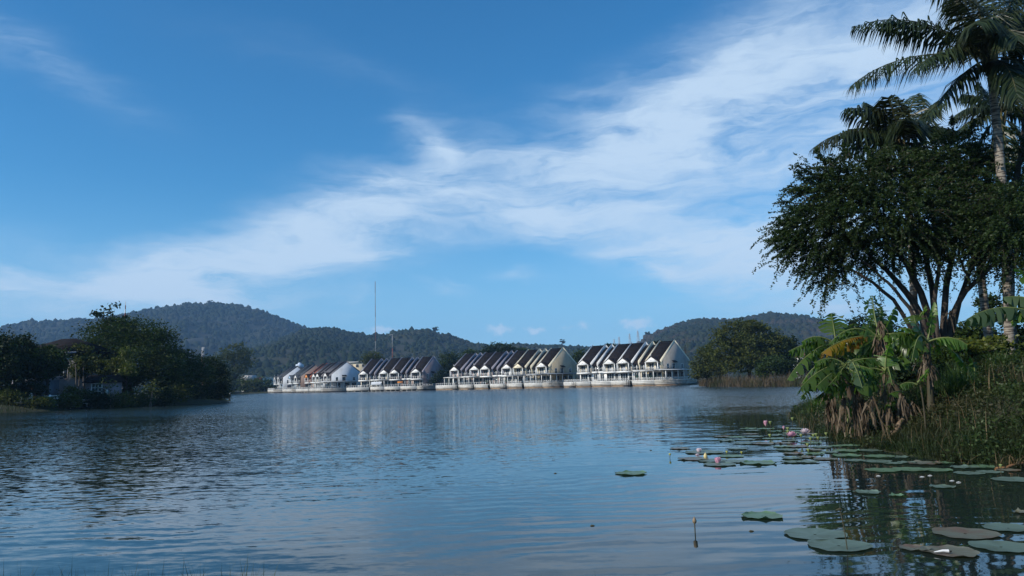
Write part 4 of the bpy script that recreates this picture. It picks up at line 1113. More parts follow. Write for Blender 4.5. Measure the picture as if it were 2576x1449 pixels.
MB().bar((-1.6, 0, hz - 0.2), (1.2, 0, hz + 0.5), 0.2).bar((0, -0.6, hz), (0, 0.6, hz), 0.16).build('crossbar', M_metal, t)
t = thing('aerial_mast', 'slender spired aerial with red and white bands above the big domed tree', 'mast', (xat(308, 135), 135, 0.9))
ztop = at(311, 759, 135)[2] - 0.9; z1 = at(306, 797, 135)[2] - 0.9
MB().tube([(0, 0, 0), (0, 0, z1 - 0.8)], 0.10, 6).build('pole', M_metal, t)
MB().tube([(0, 0, z1 - 0.8), (0, 0, z1 - 0.4), (0, 0, z1)], [0.34, 0.3, 0.12], 7).build('bell', M_white, t)
for k_ in range(4):
    za, zb = z1 + (ztop - z1) * k_ / 4, z1 + (ztop - z1) * (k_ + 1) / 4
    MB().tube([(0, 0, za), (0, 0, zb)], 0.13 - 0.025 * k_, 6).build('band', mat('mast_red', (0.45, 0.09, 0.06)) if k_ % 2 == 0 else M_white, t)
t = lattice_mast((xat(509, 520), 520, 0.5), at(509, 873, 520)[2], 1.3, 0.7, 'short stout red and white tower seen above the headland trees', 'tower', 4, 0.5, 2)
t = thing('water_tower', 'pale blue mushroom shaped water tank tower above the farthest houses', 'water tower', (xat(753.5, 425), 425, 0.5))
ct, cb, sb = at(753, 912, 425)[2] - 0.5, at(753, 925, 425)[2] - 0.5, at(753, 945, 425)[2] - 0.5
M_tank = mat('tank_paint', (0.52, 0.60, 0.70), (0.42, 0.50, 0.60), 0.6, 0.6, dirt=(0.3, 0.33, 0.38))
MB().tube([(0, 0, 0), (0, 0, cb - 0.6)], 1.0, 14).build('shaft', M_tank, t, smooth=True)
MB().tube([(0, 0, cb - 0.7), (0, 0, cb - 0.1), (0, 0, cb), (0, 0, ct - 1.1), (0, 0, ct - 1.0)], [1.0, 1.5, 2.15, 2.15, 2.0], 18).build('tank', M_tank, t)
MB().tube([(0, 0, ct - 1.0), (0, 0, ct - 0.4), (0, 0, ct)], [1.15, 0.95, 0.3], 14).build('cap', M_tank, t)
for k_, (px, y0, y1, lb) in enumerate([(1545.8, 853, 872, 'faintest transmission pylon, first of the row on the far ridge'), (1558.6, 847, 872, 'second transmission pylon of the row on the far ridge'), (1585.4, 839, 871, 'third transmission pylon, left of the tallest one'), (1606.3, 832, 867, 'tallest transmission pylon beside the right hill slope')]):
    Y = 1900 - k_ * 120
    b0 = at(px, y1 + 12, Y); H_ = at(px, y0, Y)[2] - b0[2]
    t = thing('pylon', lb, 'pylon', b0, 0.3, 'transmission pylons on the far ridge')
    m_ = MB(); w_ = H_ * 0.10
    for sx_, sy_ in ((1, 1), (1, -1), (-1, 1), (-1, -1)): m_.bar((sx_ * w_, sy_ * w_, 0), (sx_ * 0.4, sy_ * 0.4, H_), 0.45)
    for i_ in range(6):
        f0, f1 = i_ / 6, (i_ + 1) / 6; a_, b_ = w_ * (1 - f0) + .4 * f0, w_ * (1 - f1) + .4 * f1
        m_.bar((-a_, -a_, H_ * f0), (b_, -b_, H_ * f1), 0.3); m_.bar((a_, -a_, H_ * f0), (-b_, -b_, H_ * f1), 0.3)
    m_.build('lattice', M_metal, t)
    ma = MB()
    for z in (0.7, 0.82, 0.93): ma.bar((-H_ * 0.09, 0, H_ * z), (H_ * 0.09, 0, H_ * z), 0.45)
    ma.build('crossarm', M_metal, t)

# buildings peeping out behind the rows
def small_building(px, Y, w_, d_, h_, rz_, wall, roof, label, zb=1.0, flat=False):
    t = thing('small_building', label, 'building', (xat(px, Y), Y, zb), rz_)
    MB().box(-w_ / 2, w_ / 2, 0, d_, -0.3, h_).build('wall', wall, t)
    if flat: MB().box(-w_ / 2 - 0.3, w_ / 2 + 0.3, -0.3, d_ + 0.3, h_ + 0.002, h_ + 0.5).build('roof', roof, t)
    else: MB().prism([(-0.6, h_ - 0.2), (d_ + 0.6, h_ - 0.2), (d_ / 2, h_ + d_ * 0.3)], 0, -w_ / 2 - 0.5, w_ / 2 + 0.5).build('roof', roof, t)
    for k_ in range(max(1, int(w_ / 3))):
        x = -w_ / 2 + (k_ + 0.5) * w_ / max(1, int(w_ / 3))
        window(t, x - 0.6, x + 0.6, h_ - 2.2, h_ - 0.9, 0.0, M_trim, 1)
    return t
small_building(906, 395, 12, 8, at(905, 912, 395)[2] - 1.0, 0.2, M_cream, M_sheet, 'flat roofed pale building between the grey gable and the dark roofed block', flat=True)
small_building(697, 450, 16, 8, at(697, 950, 450)[2] - 1.0, 0.1, M_white, M_sheet, 'long low white building behind the farthest houses', flat=True)
small_building(622, 455, 7, 6, at(622, 952, 455)[2] - 1, 0.0, M_white, M_sheet, 'small white roofed house near the yellowish tree across the inlet')
small_building(645, 456, 7, 6, at(645, 957, 456)[2] - 1, 0.1, M_pink, M_roofred, 'small red roofed house near the low bushes across the inlet')
small_building(2016, 300, 5, 4, at(2016, 895, 300)[2] - 1, -0.3, M_white, M_roofred, 'small house with a white gable seen past the banana leaves')
t = thing('awning_roof', 'small flat white carport roof between the right-hand block and the bushy trees', 'carport', (xat(1790, 214), 214, 1))
za = at(1790, 903, 214)[2] - 1
MB().box(-2.0, 2.0, -1.5, 1.5, za - 0.2, za).build('roof', M_white, t)
for x in (-1.8, 1.8): MB().box(x - 0.08, x + 0.08, -0.1, 0.1, -0.2, za - 0.2).build('post', M_metal, t)

# trees behind the rows
GM = 'trees behind the row houses'
def back_tree(px, Y, lobes, leaf, n, size, label, nm='broadleaf_tree', tr=0.35):
    return tree(nm, label, 'tree', (xat(px, Y), Y, 1.0), [lobe(a_, b_, Y, c_, d_) for a_, b_, c_, d_ in lobes], leaf, n, size, tr=tr, grp=GM)
back_tree(940, 385, [(938, 900, 20, 14), (925, 908, 16, 12), (955, 906, 14, 10)], L_olive, 2200, 0.95, 'round tree behind the far end of the dark roofed block')
back_tree(1132, 335, [(1130, 908, 20, 24), (1150, 918, 20, 30), (1118, 925, 18, 30), (1165, 930, 16, 26)], L_mid, 4200, 0.8, 'dense tree filling the gap between the mauve gable and the middle block')
back_tree(1183, 345, [(1183, 893, 20, 14), (1190, 905, 26, 14)], L_mid, 2200, 0.85, 'rounded tree peeping over the left roofs of the middle block')
back_tree(1255, 340, [(1255, 880, 34, 17), (1232, 890, 26, 14), (1285, 888, 30, 14)], L_dark, 4400, 0.85, 'broad dark tree over the centre roofs of the middle block')
back_tree(1318, 345, [(1315, 889, 22, 12)], L_mid, 1600, 0.85, 'low tree right of the broad dark tree behind the middle block')
back_tree(1460, 300, [(1460, 896, 16, 16), (1452, 912, 14, 14)], L_mid, 1900, 0.75, 'tree in the gap between the middle block and the right-hand block')
back_tree(1535, 300, [(1535, 874, 18, 10)], L_dark, 1300, 0.75, 'small treetop over the left roofs of the right-hand block')
back_tree(1655, 290, [(1655, 868, 17, 9)], L_dark, 1300, 0.72, 'small treetop left of the cream gable peak of the right-hand block')
# palm-like plant by the mauve gable, bare tree, lone ridge tree
x = xat(1112, 318)
tree('bush', 'palm like shrub between the mauve gable and the white awning', 'bush', (x, 318, 0.9), [lobe(1110, 945, 318, 14, 14), lobe(1100, 955, 318, 14, 10)], L_dark, 900, 0.8, tr=0.12, fill=0.3)
b0 = np.array((xat(1722, 280), 280, 1.0))
t = thing('bare_tree', 'nearly bare dark tree right of the cream gable peak', 'tree', b0)
m_ = MB(); top = at(1718, 880, 280) - b0
m_.tube(wig(bez((0, 0, -0.3), (0, 0, top[2] * 0.5), top * (1, 1, 0.85), 8), 0.1), np.linspace(0.3, 0.12, 8), 7)
tips = []
for k_ in range(26):
    e = at(rng.uniform(1700, 1734), rng.uniform(866, 898), 280 + rng.uniform(-2, 2)) - b0
    s0 = top * (1, 1, rng.uniform(0.55, 0.85)); tips.append(e)
    m_.tube(wig(bez(s0, (s0 + e) / 2 + (0, 0, 0.6), e, 6), 0.15), np.linspace(0.11, 0.04, 6), 5)
m_.build('trunk', M_bark, t)
leaves(MB(), np.repeat(np.array(tips), 5, 0) + rng.normal(0, 0.4, (130, 3)), 0.45).build('crown', L_dark, t)
for px, py, Yt, hpx, lb in [(1414, 868, 1480, 15, 'lone flat topped tree standing out on the low ridge'), (527, 761, 2290, 7, 'taller treetops on the summit of the left hill'), (1630, 842, 1585, 9, 'tree standing out at the foot of the right hill skyline'), (1095, 829, 1480, 7, 'treetop standing out on the middle hill skyline')]:
    b0 = at(px, py + 4, Yt); k_ = Yt / F
    tree('ridge_tree', lb, 'tree', b0, [(b0 + np.array((0, 0, hpx * k_)), (7 * k_, 6 * k_, 3.5 * k_)), (b0 + np.array((3 * k_, 0, (hpx - 4) * k_)), (6 * k_, 5 * k_, 2.5 * k_))], L_dark, 260, 3.2, tr=0.9, grp='trees on the skyline', clump=0.3)

# ------------------------------------------------------------------ right far bank
GR = 'trees on the far right bank'
tree('broadleaf_tree', 'largest round leafy tree on the far right bank', 'tree', gp(1880, 178), [lobe(1845, 842, 176, 52, 36), lobe(1905, 850, 178, 52, 38), lobe(1830, 880, 174, 50, 38), lobe(1890, 885, 174, 60, 42), lobe(1940, 870, 178, 40, 38), lobe(1970, 880, 180, 32, 34), lobe(1860, 910, 172, 54, 30), lobe(1880, 818, 178, 38, 14)], L_olive, 19000, 0.55, tr=0.45, grp=GR, clump=0.2)
tree('broadleaf_tree', 'dark tree leaning out right of the largest round tree', 'tree', gp(1985, 186), [lobe(1985, 878, 186, 20, 28), lobe(1995, 860, 186, 10, 14), lobe(1978, 905, 186, 24, 20)], L_dark, 2600, 0.5, tr=0.25, grp=GR)
tree('bush', 'big bush overhanging the water beside the shaded veranda', 'bush', gp(1778, 186), [lobe(1765, 915, 186, 26, 26), lobe(1790, 905, 188, 26, 24), lobe(1756, 938, 184, 20, 16), lobe(1800, 930, 184, 30, 22), lobe(1775, 885, 190, 18, 14)], L_olive, 6000, 0.5, tr=0.2, grp=GR)
tree('bush', 'rounded bright green bush right of the largest round tree', 'bush', gp(1950, 158), [lobe(1948, 918, 158, 34, 22), lobe(1970, 930, 158, 22, 18), lobe(1925, 935, 158, 22, 16)], L_mid, 4600, 0.42, tr=0.15, grp=GR)
tree('bush', 'dark bush behind the left tip of the banana leaves', 'bush', gp(2010, 158), [lobe(2010, 925, 158, 34, 24), lobe(2050, 920, 158, 40, 26)], L_dark, 3600, 0.45, tr=0.15, grp=GR)
tree('broadleaf_tree', 'dark distant treetop left of the tall torn banana leaf', 'tree', gp(2135, 122), [lobe(2138, 815, 122, 14, 14), lobe(2150, 850, 122, 34, 30), lobe(2120, 880, 122, 40, 34)], L_dark, 3200, 0.4, tr=0.2, grp=GR)
tree('broadleaf_tree', 'dark distant tree behind the tall torn banana leaf', 'tree', gp(2200, 118), [lobe(2175, 810, 118, 24, 24), lobe(2215, 815, 118, 24, 28), lobe(2240, 850, 118, 40, 40), lobe(2170, 860, 118, 40, 40)], L_dark, 4600, 0.4, tr=0.2, grp=GR)


def blades(P, H_, lean, wid, mb=None, seg=3):
    """grass blades: thin strips that bend over; P roots, H_ lengths"""
    mb = mb or MB(); n = len(P)
    a = rng.uniform(0, 6.283, n); dirv = np.stack([np.cos(a), np.sin(a), a * 0], 1)
    side = np.stack([-np.sin(a + rng.normal(0, .6, n)), np.cos(a), a * 0], 1)
    ln = np.abs(rng.normal(lean, lean * 0.5, n))[:, None]
    rows = []
    for k_ in range(seg + 1):
        f = k_ / seg
        p = P + dirv * (H_[:, None] * ln * f ** 1.8) + np.array([0, 0, 1.0]) * (H_[:, None] * (f - 0.42 * np.minimum(ln, 1.3) * f ** 2.2))
        w_ = wid * (1 - f) ** 0.7 * (H_[:, None] / H_.mean()) ** 0.5
        rows += [p - side * w_ / 2, p + side * w_ / 2] if k_ < seg else [p]
    V = np.stack(rows, 1); nv = V.shape[1]
    q_ = np.array([(2 * k_, 2 * k_ + 1, 2 * k_ + 3, 2 * k_ + 2) for k_ in range(seg - 1)])
    t_ = np.array([(2 * seg - 2, 2 * seg - 1, 2 * seg)])
    off = nv * np.arange(n)[:, None, None]
    base = mb.n
    mb.v.append(V.reshape(-1, 3).astype(np.float32)); mb.f += [(q_[None] + off).reshape(-1, 4) + base, (t_[None] + off).reshape(-1, 3) + base]; mb.n += n * nv
    return mb


def scatter(n, fn, x0, x1, y0, y1):
    x = rng.uniform(x0, x1, n); y = rng.uniform(y0, y1, n)
    s_ = sdf(x, y); k_ = fn(s_, x, y)
    x, y = x[k_], y[k_]
    return np.stack([x, y, ground_z(x, y) - 0.03], 1)


# reeds along the far right shore
P = scatter(30000, lambda s_, x, y: (s_ > -1.2) & (s_ < 3.5) & (x / y > (1748 - 1288) / F), 44, 75, 118, 206)
kind(blades(P, rng.uniform(1.2, 3.0, len(P)), 0.45, 0.11, seg=2).build('reeds', L_reed), 'stuff')
# grass along the left shore and the far shore
P = scatter(26000, lambda s_, x, y: (s_ > -0.4) & (s_ < 4.0) & (x / y < -0.3), -95, -52, 92, 158)
kind(blades(P, rng.uniform(0.25, 0.6, len(P)), 0.5, 0.07, seg=2).build('shore_grass', L_grass), 'stuff')

# ------------------------------------------------------------------ right near bank: palms and trees
def frond(parent, o0, a, c_, e, nleaf=84, ll=0.75, droop=0.85, wid=0.05, label=None):
    """a feather frond: rib along a curve, leaflets both sides, longest in the middle, hanging under their weight"""
    a, c_, e = (np.array(v, float) - o0 for v in (a, c_, e))
    pts = bez(a, c_, e, 14)
    m_ = MB()
    Lf = np.linalg.norm(np.diff(pts, axis=0), axis=1).sum()
    t_ = np.linspace(0.14, 0.995, nleaf)
    P = (1 - t_)[:, None] ** 2 * a + 2 * (t_ * (1 - t_))[:, None] * c_ + (t_ ** 2)[:, None] * e
    T = 2 * (1 - t_)[:, None] * (c_ - a) + 2 * t_[:, None] * (e - c_); T /= np.linalg.norm(T, axis=1)[:, None]
    S = np.cross(T, (0, 0, 1.0)); S /= np.linalg.norm(S, axis=1)[:, None] + 1e-9
    U = np.cross(S, T)
    prof = np.sin(np.pi * (0.12 + 0.83 * t_)) ** 0.6 * ll
    for sg in (-1, 1):
        n_ = len(t_)
        dirv = T * rng.uniform(0.45, 0.75, (n_, 1)) + S * sg * rng.uniform(0.7, 1.0, (n_, 1)) + U * rng.uniform(-0.15, 0.3, (n_, 1)) - np.array((0, 0, droop)) * rng.uniform(0.3, 1.0, (n_, 1))
        dirv /= np.linalg.norm(dirv, axis=1)[:, None]
        d2 = dirv * 0.8 - np.array((0, 0, 1.0)) * (droop * 0.9 + rng.uniform(0, 0.4, (n_, 1))); d2 /= np.linalg.norm(d2, axis=1)[:, None]
        L_ = (prof * rng.uniform(0.85, 1.12, n_))[:, None]
        wv_ = np.cross(dirv, rng.normal(0, 0.3, (n_, 3)) + U); wv_ /= np.linalg.norm(wv_, axis=1)[:, None] + 1e-9
        p0 = P; p1 = P + dirv * L_ * 0.5; p2 = p1 + d2 * L_ * 0.5
        V = np.stack([p0 - wv_ * wid * .3, p0 + wv_ * wid * .3, p1 + wv_ * wid * .5, p1 - wv_ * wid * .5, p2], 1)
        k_ = np.arange(n_)[:, None] * 5
        b0 = m_.n
        m_.v.append(V.reshape(-1, 3).astype(np.float32)); m_.f += [k_ + np.array([0, 1, 2, 3]) + b0, k_ + np.array([3, 2, 4]) + b0]; m_.n += n_ * 5
    f_ = m_.build('frond', L_palm, parent)
    MB().tube(pts[:-1], np.linspace(0.035, 0.008, 13), 5).build('rib', M_rachisdk, f_)
    return f_


def palm(label, base, trunk_pts, r0, r1, crown, fronds, ll=0.8, wid=0.05, dead=(), nut=True, grp='coconut palms on the near right bank'):
    base = np.array(base, float)
    t = thing('coconut_palm', label, 'palm tree', base, 0, grp)
    pts = np.array(trunk_pts) - base
    # smooth the way up and swell it slightly at each leaf ring
    s_ = np.linspace(0, len(pts) - 1, 60); P = np.stack([np.interp(s_, np.arange(len(pts)), pts[:, k_]) for k_ in range(3)], 1)
    for _ in range(6): P[1:-1] = (P[:-2] + 2 * P[1:-1] + P[2:]) / 4
    rr = np.linspace(r0, r1, 60) * (1 + 0.07 * (np.arange(60) % 3 == 0))
    MB().tube(P, rr, 10).build('trunk', M_palmbark, t, smooth=True)
    for (e, c_) in fronds:
        frond(t, base, crown + rng.normal(0, .05, 3), c_, e, ll=ll, wid=wid)
    sh = MB()
    for k_ in range(7):
        a_ = k_ * 0.9; d_ = np.array((math.cos(a_), math.sin(a_), 0))
        sh.tube(bez(crown - base - (0, 0, 0.5) + d_ * r1 * 0.8, crown - base + d_ * 0.18, crown - base + d_ * 0.35 + (0, 0, 0.45), 5), [0.07, 0.08, 0.06, 0.045, 0.03], 6)
    sh.build('leaf_sheath', mat('palm_sheath', (0.16, 0.11, 0.05), (0.10, 0.12, 0.04), 4, 0.7), t)
    if nut:
        for k_ in range(5):
            a_ = k_ * 1.3 + 0.5; c0 = crown - base + (0.26 * math.cos(a_), 0.26 * math.sin(a_), -0.28)
            MB().tube([c0 + (0, 0, .13), c0 + (0, 0, .08), c0, c0 - (0, 0, .08), c0 - (0, 0, .13)], [0.02, .09, .115, .085, .02], 8).build('coconut', mat('green_coconut', (0.10, 0.10, 0.03), (0.16, 0.12, 0.05), 4, 0.5), t, smooth=True)
    return t


Yp = 29.0
bx = at(2536, 880, Yp); bx[2] = gz(bx[0], bx[1]) - 0.2
crown = at(2491, 150, Yp)
tp = [bx, at(2533, 640, Yp), at(2522, 480, Yp), at(2510, 340, Yp), at(2498, 230, Yp), crown]
A = lambda x, y, dy=0.0: at(x, y, Yp + dy)
fr = [((2148, 68, .6), (2310, 5, .3)), ((2138, 218, -.5), (2270, 105, -.3)), ((2338, 290, -.6), (2425, 160, -.4)), ((2215, 60, 1.6), (2350, 40, 1)), ((2300, 175, -1.6), (2400, 80, -1.2)),
      ((2330, -60, 1), (2420, -30, .6)), ((2420, -130, -.8), (2450, -30, -.4)), ((2510, -160, 1.2), (2500, -40, .6)), ((2600, -90, -.5), (2545, -20, -.3)), ((2680, 20, 1), (2590, -10, .6)),
      ((2700, 170, -.4), (2600, 60, -.3)), ((2650, 290, .6), (2590, 120, .4)), ((2455, 60, -2.6), (2470, 20, -1.6)), ((2560, 100, -2.6), (2530, 30, -1.8)), ((2440, 130, 2.4), (2460, 40, 1.6)), ((2560, 250, -1.8), (2540, 130, -1.4)), ((2400, -10, -2.0), (2440, 10, -1.2)), ((2530, 60, 2.2), (2510, 0, 1.4))]
palm('tallest coconut palm, its bare ringed trunk crossing the tree crowns at the right edge', bx, tp, 0.185, 0.14, crown, [(A(*e), A(*c_)) for e, c_ in fr], ll=1.5, wid=0.062)
Yp = 34.0
b2 = at(2296, 860, Yp); b2[2] = gz(b2[0], b2[1]) - 0.2
crown2 = at(2272, 362, Yp)
tp2 = [b2, at(2297, 700, Yp), at(2290, 560, Yp), crown2]
fr2 = [((2126, 275, 0), (2210, 255, 0)), ((2046, 372, -.6), (2150, 290, -.4)), ((2120, 335, .8), (2200, 300, .5)), ((2235, 245, -1), (2250, 290, -.6)), ((2300, 240, 1), (2285, 290, .5)), ((2350, 260, 0), (2310, 290, 0)), ((2400, 330, -.8), (2330, 300, -.4)), ((2190, 440, -1.2), (2220, 330, -.8)), ((2340, 440, .8), (2320, 340, .5)), ((2180, 260, 1.4), (2230, 280, 1)), ((2280, 300, -2.2), (2275, 310, -1.4)), ((2090, 410, 1.2), (2180, 320, .8))]
palm('coconut palm half hidden behind the spreading tree, fronds showing over its crown', b2, tp2, 0.17, 0.13, crown2, [(A(*e), A(*c_)) for e, c_ in fr2], ll=1.45, wid=0.07, nut=False)
Yp = 36.0
b3 = at(2490, 860, Yp); b3[2] = gz(b3[0], b3[1]) - 0.2
crown3 = at(2515, 300, Yp)
tp3 = [b3, at(2468, 700, Yp), at(2462, 600, Yp), at(2490, 420, Yp), crown3]
fr3 = [((2395, 300, 0), (2450, 240, 0)), ((2370, 380, -.6), (2440, 270, -.4)), ((2430, 470, .5), (2460, 320, .3)), ((2530, 190, -1), (2520, 230, -.6)), ((2560, 210, 1), (2540, 240, .5)), ((2460, 210, .6), (2490, 230, .4)), ((2640, 320, 0), (2580, 240, 0)), ((2600, 430, -.8), (2570, 300, -.5)), ((2540, 450, -1.5), (2530, 320, -1)), ((2670, 260, 1), (2590, 220, .6)), ((2420, 240, 1.2), (2470, 230, .8))]
palm('coconut palm with a slim pale trunk standing behind the leaning limbs', b3, tp3, 0.19, 0.14, crown3, [(A(*e), A(*c_)) for e, c_ in fr3], ll=1.15, wid=0.065, nut=False)
# a small palm whose drooping fronds hang among the limbs
Yp = 33.0
t0 = at(2450, 600, Yp)


def spray_tree(nm, label, base, stems, lobes, n_br, leaf_n, lsize, leaf, blen=(0.7, 1.6), droop=0.5, grp=None, seedpts=()):
    """a tree of arching twigs: limbs given as curves, crown of leafy sprays that arch outward and down"""
    base = np.array(base, float)
    t = thing(nm, label, 'tree', base, 0, grp)
    m_ = MB()
    for pts, r0, r1 in stems:
        p = np.array(pts); n_ = 12
        s_ = np.linspace(0, len(p) - 1, n_); P = np.stack([np.interp(s_, np.arange(len(p)), p[:, k_]) for k_ in range(3)], 1)
        for _ in range(2): P[1:-1] = (P[:-2] + 2 * P[1:-1] + P[2:]) / 4
        m_.tube(wig(P, 0.03) - base, np.linspace(r0, r1, n_), 8)
    tot = sum(r_[0] * r_[2] for c_, r_ in lobes)
    cen = np.mean([c_ for c_, r_ in lobes], 0)
    Cs, tw = [], MB()
    for c_, r_ in lobes:
        k_ = int(n_br * r_[0] * r_[2] / tot)
        u = rng.normal(0, 1, (k_, 3)); u /= np.linalg.norm(u, axis=1)[:, None]
        S = np.array(c_) + u * np.array(r_) * (rng.uniform(0.15, 1.0, (k_, 1)) ** 0.5)
        out = (u * 0.7 + (S - cen) / (np.linalg.norm(S - cen, axis=1)[:, None] + .1) * 0.8 + rng.normal(0, 0.35, (k_, 3))) * (1, 1, 0.55) + (0, 0, 0.15)
        out /= np.linalg.norm(out, axis=1)[:, None]
        L_ = rng.uniform(blen[0], blen[1], k_)
        for i_ in range(k_):
            e = S[i_] + out[i_] * L_[i_] - (0, 0, droop * L_[i_] * rng.uniform(0.2, 1.1))
            P = bez(S[i_], S[i_] + out[i_] * L_[i_] * 0.55 + (0, 0, 0.06), e, 6)
            if i_ % 2 == 0: tw.tube(P - base, np.linspace(0.014, 0.004, 6), 3)
            f = rng.uniform(0.02, 1.02, leaf_n)[:, None]
            q_ = (1 - f) ** 2 * P[0] + 2 * f * (1 - f) * (S[i_] + out[i_] * L_[i_] * 0.55 + (0, 0, 0.06)) + f ** 2 * e
            Cs.append(q_ + rng.normal(0, 0.045, (leaf_n, 3)) * (1.2 - 0.7 * f))
    for a_, e in seedpts:                    # long loose sprays that break the outline
        a_, e = np.array(a_), np.array(e); mid = (a_ + e) / 2 + (0, 0, 0.14 * np.linalg.norm(e - a_))
        P = bez(a_, mid, e, 8); tw.tube(P - base, np.linspace(0.018, 0.004, 8), 4)
        f = rng.uniform(0.0, 1.02, 95)[:, None]; q_ = (1 - f) ** 2 * a_ + 2 * f * (1 - f) * mid + f ** 2 * e
        Cs.append(q_ + rng.normal(0, 0.06, (95, 3)) * (1.35 - 1.1 * f))
        for s_ in range(5):                  # side twigs
            f0 = rng.uniform(0.2, 0.85); b0 = (1 - f0) ** 2 * a_ + 2 * f0 * (1 - f0) * mid + f0 ** 2 * e
            e2 = b0 + (e - a_) * 0.22 + rng.normal(0, 0.16, 3); f = rng.uniform(0, 1, 26)[:, None]
            Cs.append(b0 + (e2 - b0) * f + rng.normal(0, 0.035, (26, 3)))
    m_.build('trunk', M_bark, t, smooth=True)
    kind(tw.build('twigs', M_bark, t), 'stuff')
    leaves(MB(), np.concatenate(Cs) - base, lsize, aspect=0.6).build('crown', leaf, t)
    return t


Yt = 30.0
B = lambda x, y, dy=0.0: at(x, y, Yt + dy)
tb = B(2345, 880); tb[2] = gz(tb[0], tb[1]) - 0.2
lobes = [lobe(2060, 585, Yt, 70, 60, dY=-.4), lobe(2090, 490, Yt, 70, 70), lobe(2180, 455, Yt, 100, 62, dY=.5), lobe(2180, 540, Yt, 110, 80, dY=-.6), lobe(2300, 460, Yt, 110, 70, dY=.4), lobe(2300, 540, Yt, 120, 80, dY=-.8),
         lobe(2420, 480, Yt, 85, 100, dY=.3), lobe(2470, 545, Yt, 60, 70, dY=-1.2), lobe(2150, 630, Yt, 90, 40, dY=-.4), lobe(2260, 610, Yt, 110, 40), lobe(2400, 590, Yt, 90, 60), lobe(2090, 680, Yt, 26, 50, dY=-.5), lobe(2400, 400, Yt, 70, 60, dY=.6), lobe(2010, 600, Yt, 36, 46)]
# extra long weeping sprays along the left outline are part of the same crown
stems = [([tb, B(2330, 800), B(2270, 720), B(2190, 640), B(2120, 590)], 0.17, 0.04), ([tb + (.1, 0, 0), B(2335, 780), B(2290, 680), B(2240, 590), B(2180, 500)], 0.17, 0.05),
         ([tb + (.15, .2, 0), B(2355, 780, .4), B(2330, 660, .6), B(2310, 560, .6), B(2290, 430, .5)], 0.16, 0.05), ([tb + (.3, 0, 0), B(2370, 780), B(2395, 660), B(2410, 560), B(2430, 440)], 0.16, 0.05),
         ([tb + (.35, -.1, 0), B(2385, 790), B(2440, 720, -.5), B(2500, 670, -.8), B(2560, 600, -.8)], 0.14, 0.05), ([tb + (.2, -.2, 0), B(2350, 770, -.5), B(2365, 640, -.6), B(2350, 540, -.6)], 0.12, 0.04),
         ([tb - (.2, 0, 0), B(2300, 820, -.4), B(2230, 740, -.6), B(2170, 690, -.8), B(2120, 670, -.8)], 0.10, 0.03), ([tb - (.1, .2, 0), B(2310, 800, -.8), B(2255, 735, -1.0), B(2215, 690, -1.0), B(2165, 655, -1.0)], 0.09, 0.03),
         ([tb + (.4, .3, 0), B(2400, 800, .5), B(2430, 700, .6), B(2480, 620, .8), B(2500, 520, .8)], 0.13, 0.05), ([B(2395, 660), B(2375, 600, .3), B(2340, 520, .5)], 0.06, 0.02), ([B(2290, 680), B(2320, 600), B(2360, 500)], 0.07, 0.02), ([B(2440, 720, -.5), B(2410, 640, -.9), B(2420, 560, -1)], 0.06, 0.02)]
SPR = [((2030, 560), (1921, 578)), ((2030, 545), (1934, 535)), ((2040, 520), (1945, 512)), ((2040, 500), (1962, 480)), ((2050, 470), (1985, 425)), ((2060, 450), (2000, 418)), ((2080, 430), (2050, 372)), ((2100, 420), (2052, 395)), ((2020, 590), (1928, 618)), ((2020, 610), (1945, 650)),
       ((2030, 630), (1968, 690)), ((2050, 640), (2000, 712)), ((2080, 650), (2040, 735)), ((2090, 670), (2072, 768)), ((2100, 680), (2098, 752)), ((2120, 660), (2130, 730)), ((2040, 600), (1975, 665)), ((2060, 610), (2015, 700)), ((2130, 400), (2120, 362)), ((2350, 390), (2360, 340)), ((2400, 340), (2395, 290)), ((2440, 350), (2450, 300)), ((2160, 650), (2190, 690)), ((2230, 640), (2260, 690)), ((2030, 575), (1940, 560)), ((2045, 535), (1958, 545)), ((2035, 620), (1950, 632))]
SPR = [(B(*a_, rng.uniform(-.8, .5)), B(*e, rng.uniform(-.9, .3))) for a_, e in SPR]
spray_tree('spreading_tree', 'many stemmed spreading tree with a wide dark crown of arching sprays over the bananas', tb, stems, lobes, 2600, 72, 0.09, L_near, blen=(0.7, 1.55), droop=0.6, seedpts=SPR, grp='large trees of the near right bank')
# second big tree at the frame edge with a stout dark trunk
tb2 = at(2545, 870, 31); tb2[2] = gz(tb2[0], tb2[1]) - 0.2
lob2 = [lobe(2550, 570, 29.0, 70, 90, dY=-2.0), lobe(2640, 420, 31, 84, 130), lobe(2620, 560, 31, 90, 80), lobe(2520, 610, 31, 60, 60), lobe(2680, 480, 31, 90, 130), lobe(2590, 30, 33, 50, 60), lobe(2560, 110, 33, 36, 40)]
D = lambda x, y, dy=0.0: at(x, y, 31 + dy)
st2 = [([tb2, D(2538, 760), D(2535, 650), D(2545, 520), D(2570, 380)], 0.24, 0.10), ([D(2538, 700), D(2570, 620), D(2630, 540)], 0.10, 0.04), ([D(2537, 660), D(2510, 600), D(2500, 560)], 0.08, 0.03), ([D(2570, 380), D(2585, 200, 1), D(2590, 40, 2)], 0.10, 0.03)]
spray_tree('spreading_tree', 'dark tree with a stout upright trunk cut by the right edge', tb2, st2, lob2, 1500, 70, 0.092, L_near, blen=(0.8, 1.8), grp='large trees of the near right bank')
tree('broadleaf_tree', 'small round leaved tree between the slim palm trunk and the stout trunk', 'tree', gp(2490, 44), [lobe(2490, 765, 44, 26, 22), lobe(2505, 790, 44, 22, 18), lobe(2475, 800, 44, 20, 18)], L_mid, 2200, 0.2, tr=0.06, grp='large trees of the near right bank')

